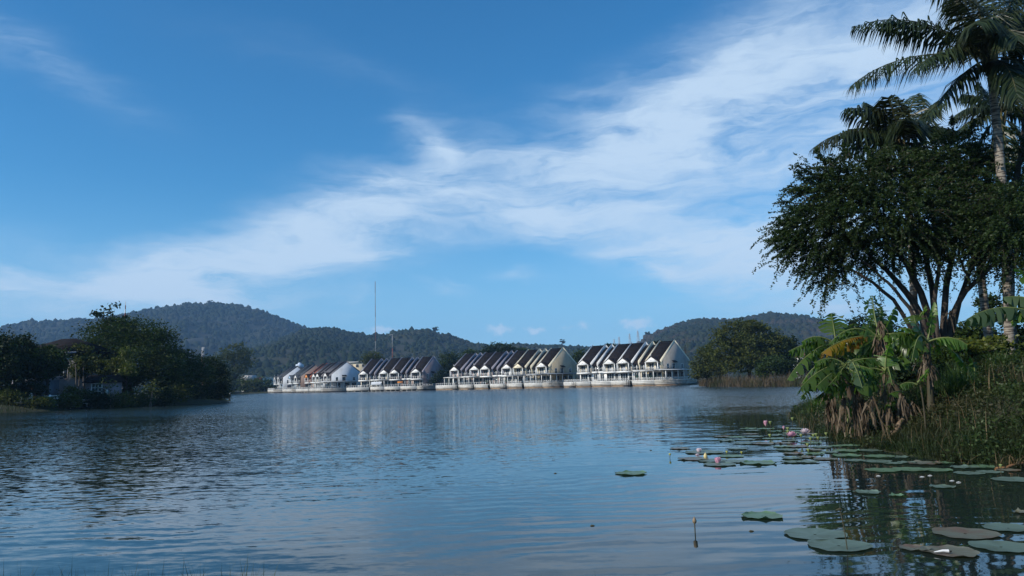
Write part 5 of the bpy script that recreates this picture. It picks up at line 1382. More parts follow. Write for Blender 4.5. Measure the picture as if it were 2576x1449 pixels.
# scrub filling the bank behind the bananas
GSH = 'shrubs on the near right bank'
SH = [(2225, 41, 850, 44, 40, L_dark, 'dark scrub behind the upright torn banana leaf'), (2330, 40, 855, 60, 36, L_dark, 'dark scrub around the foot of the spreading tree'), (2430, 38, 840, 54, 30, L_mid, 'mid green scrub right of the spreading tree stems'), (2545, 40, 850, 60, 40, L_dark, 'dark scrub behind the stout trunk at the right edge'),
      (2160, 43, 880, 50, 40, L_dark, 'dark scrub left of the bananas'), (2450, 27.5, 868, 80, 20, L_yellow, 'yellow green leafy shrub right of the banana clump'), (2390, 27, 900, 50, 34, L_mid, 'dark green shrub under the yellow green one'), (2530, 29, 905, 60, 40, L_mid, 'dark leafy shrub at the right edge below the stout trunk'),
      (2300, 29, 930, 60, 50, L_dark, 'deep shaded scrub behind the banana stems'), (2200, 33, 955, 50, 50, L_dark, 'deep shaded scrub behind the dead banana leaves'), (2395, 26, 940, 50, 30, L_dark, 'shaded shrub below the drooping young banana leaf')]
for px, Y, py, rx, rz_, lf, lb in SH:
    p0 = gp(px, Y)
    L2 = [lobe(px, py, Y, rx, rz_), lobe(px - rx * .6, py + rz_ * .5, Y, rx * .6, rz_ * .7), lobe(px + rx * .6, py + rz_ * .5, Y, rx * .6, rz_ * .7)]
    tree('bush', lb, 'bush', p0, L2, lf, 2600, 0.15 if Y < 36 else 0.2, tr=0.05, grp=GSH, fill=0.3, stems=2)

# ------------------------------------------------------------------ bananas
def z3(x, y): return ((3000 + x / 4.14) / 1.5404, (1150 + y / 4.14) / 1.5404)
def z4(x, y): return ((3400 + x / 2.898) / 1.5404, (1000 + y / 2.898) / 1.5404)
def z5(x, y): return ((3000 + x / 2.661) / 1.5404, (1450 + y / 2.661) / 1.5404)


def banana_leaf(parent, o0, a, c_, e, W, hang=0.7, tear=0.25, mt_=None, n=22, roll=0.0, label=None, stalk=0.16):
    """blade of torn strips either side of a thick rib; hang 0 flat .. 1 folded straight down"""
    a, c_, e = (np.array(v, float) - o0 for v in (a, c_, e))
    m_ = MB()
    t_ = np.linspace(stalk, 1.0, n + 1)
    P = (1 - t_)[:, None] ** 2 * a + 2 * (t_ * (1 - t_))[:, None] * c_ + (t_ ** 2)[:, None] * e
    T = 2 * (1 - t_)[:, None] * (c_ - a) + 2 * t_[:, None] * (e - c_); T /= np.linalg.norm(T, axis=1)[:, None] + 1e-9
    S = np.cross(T, (0, 0, 1.0)); nl = np.linalg.norm(S, axis=1)[:, None]
    S = np.where(nl > 0.25, S / np.maximum(nl, 1e-6), np.array((1.0, 0.2, 0)))
    S -= T * (S * T).sum(1)[:, None]; S /= np.linalg.norm(S, axis=1)[:, None]
    if roll:
        U0 = np.cross(S, T); S = S * math.cos(roll) + U0 * math.sin(roll)
    U = np.cross(S, T)
    s_ = np.linspace(0, 1, n + 1)
    prof = W * 1.2 * np.clip(np.sin(np.pi * np.clip(0.05 + 0.93 * s_, 0, 1)), 0, 1) ** 0.55
    for sg in (-1, 1):
        k0 = 0
        while k0 < n:
            k1 = min(n, k0 + (1 if rng.uniform() < tear else int(rng.integers(2, 5))))
            h_ = np.clip(hang + rng.normal(0, 0.10 + 0.14 * tear), -0.1, 1.15) * math.pi / 2
            torn = rng.uniform() < tear * 1.6
            Lk = rng.uniform(0.88, 1.05)
            sw = rng.normal(0, 0.10 * (tear + .3))
            rows = []
            for k_ in range(k0, k1 + 1):
                fr_ = (k_ - k0) / max(1, k1 - k0)
                shrink = (0.10 if torn else 0.02) * (0.5 - fr_) * 2     # the torn strip narrows toward its end
                d1 = S[k_] * sg * math.cos(h_ * 0.55) - U[k_] * math.sin(h_ * 0.55)
                d2 = S[k_] * sg * math.cos(h_) + np.array((0, 0, -1.0)) * math.sin(h_)
                w_ = prof[k_] * Lk
                mid = P[k_] + d1 * w_ * 0.45 + T[k_] * w_ * 0.10
                end = mid + d2 * w_ * 0.55 + T[k_] * (w_ * 0.12 + shrink + sw * w_)
                rows += [P[k_], mid + T[k_] * shrink * 0.4, end]
            nn_ = k1 - k0
            V = np.array(rows); fs = []
            for i_ in range(nn_):
                b0 = i_ * 3
                fs += [(b0, b0 + 1, b0 + 4, b0 + 3), (b0 + 1, b0 + 2, b0 + 5, b0 + 4)]
            m_.add(V, np.array(fs))
            k0 = k1
    lf = m_.build('leaf', mt_ or L_banana, parent, label=label)
    MB().tube(bez(a, c_, e, 12), np.linspace(0.030, 0.006, 12), 5).build('leaf_rib', M_rachis, lf)
    return lf


def dead_leaf(parent, o0, a, L_, sway=0.11, label=None):
    """a withered leaf hanging against the stem, crumpled into strips"""
    a = np.array(a, float) - o0
    m_ = MB()
    for k_ in range(9):
        d = rng.normal(0, 1, 3) * (0.13, 0.10, 0); n_ = 9
        f = np.linspace(0, 1, n_)[:, None]
        P = a + d * f + np.array((rng.normal(0, sway), rng.normal(0, sway * .6), -L_ * rng.uniform(0.6, 1.0))) * f + np.array((0, 0, 0.12)) * np.sin(f * 3.1) + np.cumsum(rng.normal(0, 0.022, (n_, 3)), 0)
        an = rng.uniform(0, 6.28); w_ = (0.012 + 0.026 * rng.uniform(0, 1, (n_, 1))) * (1.1 - 0.5 * f)
        an = an + np.cumsum(rng.normal(0, 0.55, n_))
        sd = np.stack([np.cos(an), np.sin(an), rng.normal(0, .2, n_)], 1) * w_
        V = np.stack([P - sd, P + sd], 1).reshape(-1, 3)
        i_ = np.arange(n_ - 1) * 2
        m_.add(V, np.stack([i_, i_ + 1, i_ + 3, i_ + 2], 1))
    return m_.build('dead_leaf', L_dead, parent, label=label)


def banana(label, bp, Y, tp, r0, leaves_, dead=(), YT=None, extra=3, grp='banana plants on the near right bank'):
    b0 = at(*bp, Y); b0 = np.array((b0[0], Y, gz(b0[0], Y) - 0.1))
    t = thing('banana_plant', label, 'banana plant', b0, 0, grp)
    top = at(*tp, YT or Y)
    P = bez(b0, b0 * 0.5 + top * 0.5 + (0.05, 0, 0.1), top, 9)
    MB().tube(P - b0, np.linspace(r0, r0 * 0.55, 9), 9).build('stem', M_stem, t, smooth=True)
    for lf in leaves_:
        (ax, ay), (cx_, cy_), (ex, ey), W, kw = lf
        kw = dict(kw); dy = kw.pop('dy', 0.0); da = kw.pop('da', 0.0)
        banana_leaf(t, b0, at(ax, ay, Y + da), at(cx_, cy_, Y + (da + dy) * .5), at(ex, ey, Y + dy), W, **kw)
    az0 = rng.uniform(0, 6.28)
    for k_ in range(extra):                  # more leaves all round the crown
        a_ = az0 + k_ * 2.1 + rng.normal(0, .3); dv = np.array((math.cos(a_), math.sin(a_), 0)); L_ = rng.uniform(1.0, 1.6)
        banana_leaf(t, b0, top, top + dv * L_ * 0.45 + (0, 0, L_ * rng.uniform(0.25, 0.55)), top + dv * L_ - (0, 0, L_ * rng.uniform(-0.1, 0.5)), 0.25, hang=rng.uniform(0.65, 0.95), tear=0.6, mt_=[L_banana, L_banana2, L_banana, L_banana3][int(rng.integers(0, 4))])
    for (dx, dy_, L_) in dead: dead_leaf(t, b0, at(dx, dy_, Y - 0.25 + rng.normal(0, .15)), L_)
    return t


Y0 = 24.5
g1 = dict(hang=0.75, tear=0.3)
banana('banana plant carrying the yellowed torn leaf and the tallest ragged leaves', (2262, 1105), Y0, z3(1690, 700), 0.13, [
    (z3(1660, 650), z3(1180, 560), z3(750, 910), 0.40, dict(hang=0.9, tear=0.7, mt_=L_yellowing, dy=-.5, label='yellow and orange torn leaf')),
    (z3(1665, 645), z3(1380, 520), z3(1075, 590), 0.42, dict(hang=0.85, tear=0.25, dy=.5)),
    (z3(1680, 650), z3(1560, 560), z3(1420, 450), 0.40, dict(hang=0.25, tear=0.1, roll=0.9, mt_=L_banana2)),
    (z3(1690, 620), z3(1600, 330), z3(1575, -20), 0.32, dict(hang=0.6, tear=0.8, dy=.3)),
    (z3(1700, 640), z3(1660, 420), z3(1720, 200), 0.42, dict(hang=0.5, tear=0.7, dy=.6)),
    (z3(1700, 650), z3(1850, 450), z3(1945, 160), 0.22, dict(hang=0.5, tear=0.05, roll=1.2)),
    (z3(1690, 660), z3(1480, 690), z3(1230, 810), 0.42, dict(hang=0.8, tear=0.2, dy=.4)),
    (z3(1700, 660), z3(1850, 560), z3(2080, 580), 0.42, dict(hang=0.85, tear=0.25)),
    (z3(1700, 680), z3(1500, 760), z3(1250, 900), 0.40, dict(hang=0.7, tear=0.2, dy=1.0)),
], dead=[z3(1690, 400) + (1.3,), z3(1700, 760) + (1.4,), z3(1660, 700) + (1.2,), z3(1720, 1050) + (1.3,)])
banana('banana plant at the left of the clump with leaves reaching over the water', (2165, 1090), 25.5, z3(930, 800), 0.12, [
    (z3(985, 680), z3(960, 480), z3(915, 262), 0.42, dict(hang=0.3, tear=0.12, roll=0.6)),
    (z3(980, 690), z3(1080, 500), z3(1270, 430), 0.34, dict(hang=0.7, tear=0.3, dy=.4)),
    (z3(930, 720), z3(680, 560), z3(445, 720), 0.42, dict(hang=0.8, tear=0.35)),
    (z3(930, 740), z3(620, 660), z3(225, 880), 0.42, dict(hang=0.85, tear=0.4, dy=.3)),
    (z3(920, 780), z3(520, 820), z3(212, 1330), 0.40, dict(hang=0.55, tear=0.15, dy=-.4)),
    (z3(930, 770), z3(600, 790), z3(640, 960), 0.30, dict(hang=0.8, tear=0.3, dy=-.8)),
    (z3(940, 800), z3(1150, 760), z3(1280, 900), 0.40, dict(hang=0.8, tear=0.2, dy=-.2)),
], dead=[z5(560, 190) + (1.2,), z5(600, 200) + (1.5,), z5(690, 200) + (1.3,), z5(610, 330) + (1.0,), z5(575, 300) + (0.8,)])
banana('low banana plant in front with layered arching leaves and a skirt of dead ones', (2185, 1110), 23.2, z3(1140, 1140), 0.12, [
    (z3(1140, 1090), z3(900, 900), z3(655, 1060), 0.44, dict(g1)),
    (z3(1130, 1095), z3(800, 1050), z3(425, 1449), 0.42, dict(hang=0.8, tear=0.3, dy=-.4)),
    (z3(1140, 1100), z3(900, 1200), z3(670, 1449), 0.42, dict(hang=0.7, tear=0.25, dy=-.6)),
    (z3(1120, 1090), z3(720, 880), z3(440, 1400), 0.36, dict(hang=0.6, tear=0.9, dy=.4)),
    (z3(1145, 1100), z3(1400, 1080), z3(1615, 1190), 0.40, dict(hang=0.75, tear=0.15, dy=-.3, mt_=L_banana2)),
    (z3(1150, 1090), z3(1400, 960), z3(1690, 990), 0.40, dict(g1)),
    (z3(1140, 1110), z3(1000, 1290), z3(880, 1420), 0.34, dict(hang=0.8, tear=0.3, dy=-.8)),
    (z3(1150, 1120), z3(1300, 1230), z3(1440, 1260), 0.36, dict(hang=0.85, tear=0.2, dy=-.6)),
    (z3(1150, 1120), z3(1050, 1180), z3(1080, 1240), 0.30, dict(hang=0.85, tear=0.3, dy=-1)),
    (z5(800, 120), z5(680, 80), z5(555, 150), 0.40, dict(hang=0.95, tear=0.15, dy=-.5)),
    (z5(830, 200), z5(900, 110), z5(1050, 60), 0.34, dict(hang=0.75, tear=0.15, dy=-.4)),
    (z5(560, 170), z5(480, 200), z5(410, 270), 0.24, dict(hang=0.9, tear=0.3, dy=-.3)),
    (z5(500, 20), z5(360, 60), z5(265, 160), 0.28, dict(hang=0.6, tear=0.2, dy=-.3)),
    (z5(520, 60), z5(380, 130), z5(275, 230), 0.24, dict(hang=0.6, tear=0.35, dy=-.3)),
    (z5(760, 500), z5(770, 330), z5(805, 230), 0.14, dict(hang=0.5, tear=0.05, stalk=0.05)),
], dead=[z5(830, 190) + (1.6,), z5(850, 240) + (1.5,), z5(900, 260) + (1.1,), z5(950, 290) + (1.0,), z5(720, 250) + (1.2,), z5(870, 180) + (1.0,)])
banana('banana plant with a pale bright upright leaf in the middle of the clump', (2300, 1085), 23.0, z3(1800, 1200), 0.11, [
    (z3(1790, 1190), z3(1760, 1000), z3(1865, 735), 0.34, dict(hang=0.25, tear=0.05, roll=0.8, mt_=L_banana2, label='pale bright upright leaf')),
    (z3(1800, 1180), z3(1950, 960), z3(2060, 940), 0.40, dict(hang=0.8, tear=0.2)),
    (z3(1780, 1200), z3(1550, 1100), z3(1420, 1180), 0.36, dict(g1)),
    (z3(1790, 1220), z3(1560, 1260), z3(1300, 1449), 0.42, dict(hang=0.8, tear=0.2, dy=-.4)),
    (z5(1320, 250), z5(1240, 270), z5(1150, 320), 0.24, dict(hang=0.8, tear=0.1, dy=-.5)),
    (z5(1330, 190), z5(1270, 160), z5(1195, 200), 0.22, dict(hang=0.6, tear=0.1, dy=-.5, mt_=L_banana2)),
], dead=[z5(1150, 160) + (1.5,), z5(1180, 300) + (1.3,), z5(1300, 200) + (1.6,), z5(1330, 240) + (1.4,), z5(1230, 320) + (1.0,), z5(1380, 330) + (1.1,), z5(1010, 240) + (1.2,), z5(1270, 380) + (1.1,), z5(1420, 280) + (0.8,)])
banana('banana plant right of the clump with a broad sunlit leaf and a slender upright one', (2338, 1010), 22.6, z4(560, 960), 0.11, [
    (z4(565, 920), z4(600, 760), z4(640, 495), 0.16, dict(hang=0.4, tear=0.02, roll=1.3, mt_=L_banana2)),
    (z4(560, 925), z4(430, 800), z4(410, 640), 0.38, dict(hang=0.2, tear=0.1, roll=0.8)),
    (z4(555, 930), z4(340, 800), z4(135, 860), 0.42, dict(hang=0.9, tear=0.2)),
    (z4(560, 930), z4(360, 740), z4(230, 800), 0.36, dict(hang=0.3, tear=0.15, mt_=L_banana2)),
    (z4(570, 940), z4(820, 830), z4(1015, 975), 0.38, dict(hang=0.75, tear=0.12, mt_=L_banana2, dy=-.4)),
    (z4(560, 945), z4(480, 990), z4(380, 1060), 0.36, dict(hang=0.8, tear=0.3)),
    (z4(460, 680), z4(500, 620), z4(550, 540), 0.22, dict(hang=0.2, tear=0.1, roll=0.5, mt_=L_banana2, stalk=0.05)),
    (z4(560, 950), z4(430, 950), z4(210, 990), 0.40, dict(hang=0.9, tear=0.2, dy=.5)),
], dead=[z4(540, 1060) + (0.9,), z4(530, 1120) + (0.8,), z4(560, 1180) + (0.7,), z4(820, 600) + (0.55,)])
banana('young banana plant low on the grass slope with a lime green upright leaf', (2322, 1010), 21.0, z4(480, 1430), 0.03, [
    (z4(450, 1400), z4(510, 1330), z4(580, 1245), 0.20, dict(hang=0.2, tear=0.02, roll=0.7, mt_=L_banana2)),
    (z4(440, 1420), z4(330, 1370), z4(250, 1430), 0.22, dict(hang=0.8, tear=0.1)),
], extra=0)
banana('young plant with a long dark drooping leaf in the grass right of the clump', (2406, 1030), 23.5, z4(1090, 1400), 0.05, [
    (z4(1095, 1400), z4(960, 1100), z4(800, 1010), 0.20, dict(hang=0.55, tear=0.05)),
    (z4(1090, 1400), z4(1120, 1250), z4(1040, 1110), 0.16, dict(hang=0.5, tear=0.05)),
    (z4(1095, 1410), z4(1060, 1330), z4(1010, 1280), 0.12, dict(hang=0.5, tear=0.05, mt_=L_yellowing)),
], extra=0)
banana('banana plant beyond the right edge reaching in with large torn grey green leaves', (2640, 980), 21.0, (2640, 810), 0.14, [
    ((2640, 800), (2520, 745), z4(1000, 690), 0.46, dict(hang=0.88, tear=0.3, mt_=L_banana3)),
    ((2640, 790), (2600, 735), z4(1410, 440), 0.36, dict(hang=0.85, tear=0.15, mt_=L_banana3, dy=.4)),
    ((2640, 790), (2610, 700), z4(1550, 120), 0.26, dict(hang=0.3, tear=0.1, mt_=L_banana2)),
    ((2640, 800), (2700, 720), (2780, 800), 0.4, dict(hang=0.8, tear=0.3)),
])

# ------------------------------------------------------------------ grass and stalks of the near banks
onbank = lambda s_, x, y: (s_ > -0.3) & (s_ < 9) & (x > 9.5)
P = scatter(230000, onbank, 9, 27, 12, 44)
dn = 0.5 + 0.5 * vnoise(P[:, 0] * 0.8, P[:, 1] * 0.8, 41, 3)
P = P[rng.uniform(0, 1, len(P)) < 0.45 + dn]
Hh = (0.18 + 0.34 * vnoise(P[:, 0] * 0.45, P[:, 1] * 0.45, 77, 3).clip(-0.2, 1) + rng.uniform(0, 0.3, len(P))).clip(0.14, 0.75)
kind(blades(P, Hh, 1.25, 0.024).build('bank_grass', L_grass), 'stuff')
P = scatter(30000, lambda s_, x, y: (s_ > -0.25) & (s_ < 1.6) & (x > 9.5), 9, 27, 12, 44)
kind(blades(P, rng.uniform(0.2, 0.55, len(P)), 0.9, 0.016).build('shore_weeds', L_grass), 'stuff')
# broad leaved weeds and creepers tangled through the grass
P = scatter(40000, onbank, 9, 27, 12, 44)
P = P[vnoise(P[:, 0] * 0.7, P[:, 1] * 0.7, 63, 3) > 0.08]
P = np.repeat(P, 4, 0) + rng.normal(0, 1, (len(P) * 4, 3)) * (0.12, 0.12, 0.10) + (0, 0, 0.22)
kind(leaves(MB(), P, 0.085, up=0.9).build('bank_weeds', L_weed), 'stuff')
# long arching grass clumps
TUFT = [z4(780, 1330), z4(850, 1360), z4(700, 1400), z4(1180, 1150), z4(1150, 1210), z4(930, 1420), z5(1750, 200), z5(1850, 230), z5(1680, 170), z5(1950, 190), z5(1600, 300), z5(420, 400), z4(1420, 1150), z4(1350, 1250)]
GT = 'clumps of long arching grass on the bank'
names_ = ['beside the lime green banana leaf', 'under the drooping dark leaf', 'at the foot of the broad leaved banana', 'with pale stalks left of the stout trunk', 'below the yellow green shrub', 'in the middle of the grass slope', 'right of the dead banana leaves', 'brightest of the slope', 'just right of the banana skirt', 'on the upper slope', 'on the lower slope', 'at the left tip of the bank', 'at the right edge below the shrubs', 'near the right edge on the slope']
for k_, ((px, py), nm_) in enumerate(zip(TUFT, names_)):
    # walk out along the ray until it meets the bank
    d_ = ray(px, py); yy = 14.0
    while yy < 45:
        p = CAM + d_ * yy / d_[1]
        if p[2] < gz(p[0], p[1]) + 0.05: break
        yy += 0.5
    p = np.array((p[0], p[1], gz(p[0], p[1])))
    n_ = 170; Pq = np.zeros((n_, 3)) + rng.normal(0, 0.13, (n_, 3)) * (1, 1, 0)
    o = blades(Pq, rng.uniform(0.5, 1.05, n_), 0.75, 0.024, seg=4).build('grass_clump', L_dry if k_ in (3,) else L_grass2, None, p)
    tag(o, 'clump of long arching grass ' + nm_, 'grass clump', GT)
# dry stalks and fallen stems at the water's edge
P = scatter(2600, lambda s_, x, y: (s_ > -0.6) & (s_ < 5) & (x > 9.5), 9, 26, 13, 42)
kind(blades(P, rng.uniform(0.4, 1.0, len(P)), 0.5, 0.012, seg=2).build('dry_stalks', L_dry), 'stuff')
a_ = np.array(on_z(*z5(1080, 765))); e_ = at(*z5(1330, 470), 22.5)
t = thing('fallen_plant', 'fallen brown banana stem slanting down the bank into the water', 'dead stem', a_)
MB().tube(wig(bez((0, 0, -0.1), (e_ - a_) * .5 - (0, 0, 0.2), e_ - a_, 9), 0.03), np.linspace(0.05, 0.07, 9), 7).build('stem', mat('withered_stem', (0.26, 0.18, 0.11), (0.14, 0.09, 0.055), 6, 0.9), t)
for k_ in range(4): dead_leaf(t, a_, a_ + (e_ - a_) * (0.45 + 0.17 * k_), 0.55)
a_ = np.array(on_z(*z5(2280, 985))); e_ = np.array(on_z(*z5(2640, 965)))
t = thing('floating_frond', 'fallen brown palm frond floating along the bank at the right edge', 'dead frond', a_)
MB().tube(wig(bez((0, 0, 0.02), (e_ - a_) / 2 + (0, 0, .1), e_ - a_ + (0, 0, .06), 8), 0.015), 0.028, 6).build('rib', mat('orange_brown_rib', (0.32, 0.16, 0.07), (0.22, 0.11, 0.05), 4, 0.8), t)
Pf = bez((0, 0, 0.05), (e_ - a_) / 2 + (0, 0, .1), e_ - a_ + (0, 0, .08), 40)
blades(Pf, rng.uniform(0.2, 0.4, 40), 1.3, 0.02, seg=2).build('leaflets', L_dry, t)
# grass at the photographer's feet
P = scatter(2600, lambda s_, x, y: (s_ > 0.05) & (s_ < 0.75) & (rng.uniform(0, 1, len(x)) < np.where(x < -1.9, 1.0, 0.13)), -5.5, 1.0, 5.4, 6.4)
kind(blades(P, rng.uniform(0.40, 0.76, len(P)) + np.where(P[:, 0] < -1.9, 0.14, 0.0), 0.35, 0.012, seg=3).build('foreground_grass', L_grass), 'stuff')

# ------------------------------------------------------------------ lotus
def lotus_mat(name, c1, c2, c3):
    mt_ = leaf_mat(name, c1, c2, c3, 0.08, 0.42, 0.5, 2.2)
    return mt_
L_pad = lotus_mat('lotus_pad_grey_green', (0.10, 0.155, 0.125), (0.13, 0.185, 0.145), (0.085, 0.12, 0.085))
L_pad2 = lotus_mat('lotus_pad_green', (0.09, 0.17, 0.10), (0.12, 0.20, 0.11), (0.10, 0.15, 0.08))
L_padold = lotus_mat('lotus_pad_browning', (0.12, 0.12, 0.085), (0.15, 0.16, 0.12), (0.14, 0.09, 0.06))
L_padrim = mat('lotus_pad_underside', (0.05, 0.055, 0.03), (0.07, 0.05, 0.03), 8, 0.6)
L_petal = leaf_mat('pink_petal', (0.62, 0.28, 0.40), (0.72, 0.42, 0.52), (0.80, 0.62, 0.66), 0.35, 0.5, 0.3, 9, (1.1, 0.9, 1.0, 1))
L_petalw = leaf_mat('white_petal', (0.70, 0.55, 0.60), (0.78, 0.70, 0.72), None, 0.35, 0.5, 0.3, 9, (1.1, 1.0, 1.0, 1))
L_bud = mat('lotus_bud_skin', (0.17, 0.13, 0.075), (0.24, 0.17, 0.11), 12, 0.6)
L_pod = mat('yellow_seed_pod', (0.38, 0.36, 0.08), (0.28, 0.28, 0.06), 12, 0.6)
M_lstem = mat('lotus_stem', (0.05, 0.045, 0.025), (0.07, 0.06, 0.03), 10, 0.7)


def pad_mesh(r, curl, seed, notch=0.0):
    rs = np.random.default_rng(seed); k_ = 36
    a_ = np.arange(k_) / k_ * 2 * math.pi
    wob = 1 + 0.05 * np.sin(3 * a_ + rs.uniform(0, 6)) + 0.03 * np.sin(7 * a_ + rs.uniform(0, 6)) + rs.normal(0, 0.008, k_)
    m_ = MB(); rings = [(0.05, -0.001), (0.45, 0.002), (0.8, 0.004), (0.96, 0.010), (1.0, 0.012)]
    rows = []
    for f, z in rings:
        zz = np.full(k_, z + 0.005)
        if f >= 0.9:
            up = np.clip(np.sin(5 * a_ + rs.uniform(0, 6)) + 0.6 * np.sin(11 * a_ + rs.uniform(0, 6)), 0, 2)
            zz = zz + curl * up * (0.4 if f < 1 else 1.0)
        zz = zz + 0.004 * np.sin(9 * a_) * f
        rows.append(np.stack([np.cos(a_) * r * f * wob, np.sin(a_) * r * f * wob, zz], 1))
    V = np.concatenate(rows); i_ = np.arange(k_); i2 = (i_ + 1) % k_
    for q_ in range(len(rings) - 1):
        m_.add(V if q_ == 0 else np.zeros((0, 3)), np.stack([q_ * k_ + i_, q_ * k_ + i2, (q_ + 1) * k_ + i2, (q_ + 1) * k_ + i_], 1) - (m_.n if q_ else 0))
    m_.add(np.zeros((0, 3)), [tuple(np.arange(k_)[::-1] - m_.n)][:0])
    return m_


def pad(px, py, wpx, label, mt_=None, curl=0.0, grp='lotus pads on the water', rot=None):
    c_ = on_z(px, py, 0.014)
    r = wpx / 2 * c_[1] / F
    m_ = pad_mesh(r, curl, int(px * 7 + py))
    o = m_.build('lotus_pad', mt_ or L_pad, None, (c_[0], c_[1], 0.002), smooth=False)
    o.rotation_euler = (0, 0, rng.uniform(0, 6.28) if rot is None else rot)
    return tag(o, label, 'lotus pad', grp)


BIG = [(1588, 1190, 78, 'lone green lotus pad out on the open water, farthest left', L_pad2, .02), (1917, 1297, 98, 'green lotus pad with turned up rim, alone in mid water', L_pad2, .022), (2050, 1343, 146, 'large grey green pad, upper of the touching pair', L_pad, 0), (2110, 1371, 148, 'large grey green pad pierced by a thin bent stem', L_pad, 0),
       (1809, 1168, 80, 'pad right under the pink bud, nearest of its group', L_pad, .01), (1745, 1154, 75, 'dark edged pad left of the pink bud', L_padold, .012), (1790, 1158, 70, 'pad between the dark edged pad and the pink bud', L_pad, 0), (1842, 1160, 76, 'pad right behind the pink bud', L_pad, 0), (1908, 1164, 86, 'pad with dark crimped edge right of the pink bud', L_pad2, .025),
       (1710, 1128, 50, 'small brown edged pad farthest left of the main patch', L_padold, .01), (1770, 1137, 92, 'pad under the white lotus flower', L_pad, .01), (1838, 1147, 64, 'pad beside the little yellow pods', L_pad2, 0), (2182, 1238, 62, 'small bright pad in the dark reflection, left', L_pad, .02), (2371, 1224, 58, 'small bright pad in the dark reflection, right', L_pad, .012), (2255, 1246, 36, 'narrow pad fragment between the two small bright pads', L_pad2, .02),
       (2437, 1190, 68, 'flat pad close below the right bank', L_pad, 0), (2490, 1187, 60, 'pad just right of the flat pad below the bank', L_pad, 0), (2550, 1206, 96, 'pad at the right edge below the bank', L_pad, 0), (2428, 1341, 148, 'widest pad near the right edge', L_padold, 0), (2536, 1327, 112, 'pad at the right edge, behind the widest pad', L_pad, 0),
       (2518, 1374, 136, 'pad at the lower right edge in front of the widest pad', L_pad, 0), (2390, 1387, 128, 'browned pad with a white feather on its near edge', L_padold, .01), (2300, 1378, 70, 'half sunk dark pad left of the browned pad', L_padold, .006), (2570, 1288, 40, 'brown curled pad scrap at the right edge', L_padold, .03), (2245, 1165, 46, 'thin pad beside the fallen stem', L_pad, 0), (2205, 1160, 70, 'low pad left of the fallen stem', L_pad, 0)]
for px, py, w_, lb, mm, cl in BIG: pad(px, py, w_, lb, mm, cl)
# the dense patches
taken = [(b_[0], b_[1], b_[2]) for b_ in BIG]
ORD = ['leftmost', 'second from left', 'third from left', 'fourth from left', 'fifth from left', 'sixth from left', 'seventh from left', 'eighth from left', 'ninth from left', 'tenth from left', 'eleventh from left', 'twelfth from left', 'thirteenth from left', 'fourteenth from left']
def patch_pads(n_, box, wr, where, grp, avoid=True):
    done = 0; tries = 0; made = {}
    while done < n_ and tries < 4000:
        tries += 1
        px, py = rng.uniform(box[0], box[2]), rng.uniform(box[1], box[3])
        hz_ = py - (963 - (px - 1288) * math.tan(ROLL))
        w_ = rng.uniform(*wr) * 0.84 * hz_ / 190
        if any(abs(px - a_[0]) < (w_ + a_[2]) * 0.36 and abs(py - a_[1]) < (w_ + a_[2]) * 0.5 * hz_ / F * 1.6 for a_ in taken): continue
        p = on_z(px, py)
        if sdf(np.array([p[0]]), np.array([p[1]]))[0] > -0.15: continue
        taken.append((px, py, w_)); done += 1
        ci, ri = int(rng.choice([0, 0, 1, 1, 2])), int(rng.integers(0, 3))
        o = pad(px, py, w_, '', [L_pad, L_pad2, L_padold][ci], [0, .006, .016][ri], grp)
        made.setdefault((['grey green', 'fresh green', 'browning'][ci], ['flat', 'slightly curled', 'crimped'][ri]), []).append((px, o))
    for (cn, rn), lst in made.items():
        lst.sort(key=lambda v: v[0])
        for k_, (px, o) in enumerate(lst):
            o['label'] = '%s %s lotus pad %s' % (rn, cn, where) if len(lst) == 1 else '%s %s %s lotus pad %s' % (ORD[k_], rn, cn, where)
patch_pads(17, (1800, 1095, 2060, 1132), (55, 85), 'in the patch off the bank tip', 'crowded lotus pads off the bank tip')
patch_pads(20, (1960, 1118, 2260, 1162), (50, 80), 'along the banana shore', 'lotus pads along the banana shore')
patch_pads(10, (1870, 1078, 2040, 1096), (60, 90), 'beside the pink flowers', 'far lotus pads by the flowers')
patch_pads(15, (2180, 1160, 2576, 1186), (40, 80), 'under the grass slope', 'lotus pads under the right slope')


def flower(px, py, wpx, base_py, label, openness=0.8, mt_=None, Y=None):
    foot = on_z(px, base_py, 0.0)
    c_ = at(px, py, foot[1]); r = wpx / 2 * foot[1] / F
    t = thing('lotus_flower', label, 'lotus flower', foot, 0, 'lotus flowers')
    h_ = c_[2] - r * 0.8
    if h_ > 0.03: MB().tube([(0, 0, -0.1), (0.01, 0, h_ * .5), (0, 0, h_)], 0.009, 5).build('stem', M_lstem, t)
    for ring, (n_, op, ln) in enumerate([(8, openness, 1.15), (7, openness * 0.7, 1.05), (5, openness * 0.4, 0.9)]):
        for k_ in range(n_):
            a_ = k_ / n_ * 6.283 + ring * 0.4; d_ = np.array((math.cos(a_), math.sin(a_), 0)); s_ = np.array((-math.sin(a_), math.cos(a_), 0))
            rows = []
            for f, w_ in ((0, .12), (0.35, .42), (0.7, .40), (1.0, .04)):
                rr = r * ln * (0.15 + math.sin(f * 1.5) * op * 0.95); zz = h_ + r * ln * 1.6 * f * (1.15 - op * 0.75)
                p = d_ * rr + (0, 0, zz)
                rows += [p - s_ * w_ * r * .9 + (0, 0, .12 * r), p, p + s_ * w_ * r * .9 + (0, 0, .12 * r)]
            V = np.array(rows); fs = []
            for i_ in range(3):
                for j_ in range(2): fs.append((i_ * 3 + j_, i_ * 3 + j_ + 1, i_ * 3 + j_ + 4, i_ * 3 + j_ + 3))
            MB().add(V, np.array(fs)).build('petal', mt_ or L_petal, t)
    MB().tube([(0, 0, h_), (0, 0, h_ + r * .35), (0, 0, h_ + r * .5)], [r * .12, r * .28, r * .25], 8).build('seed_head', L_pod, t)


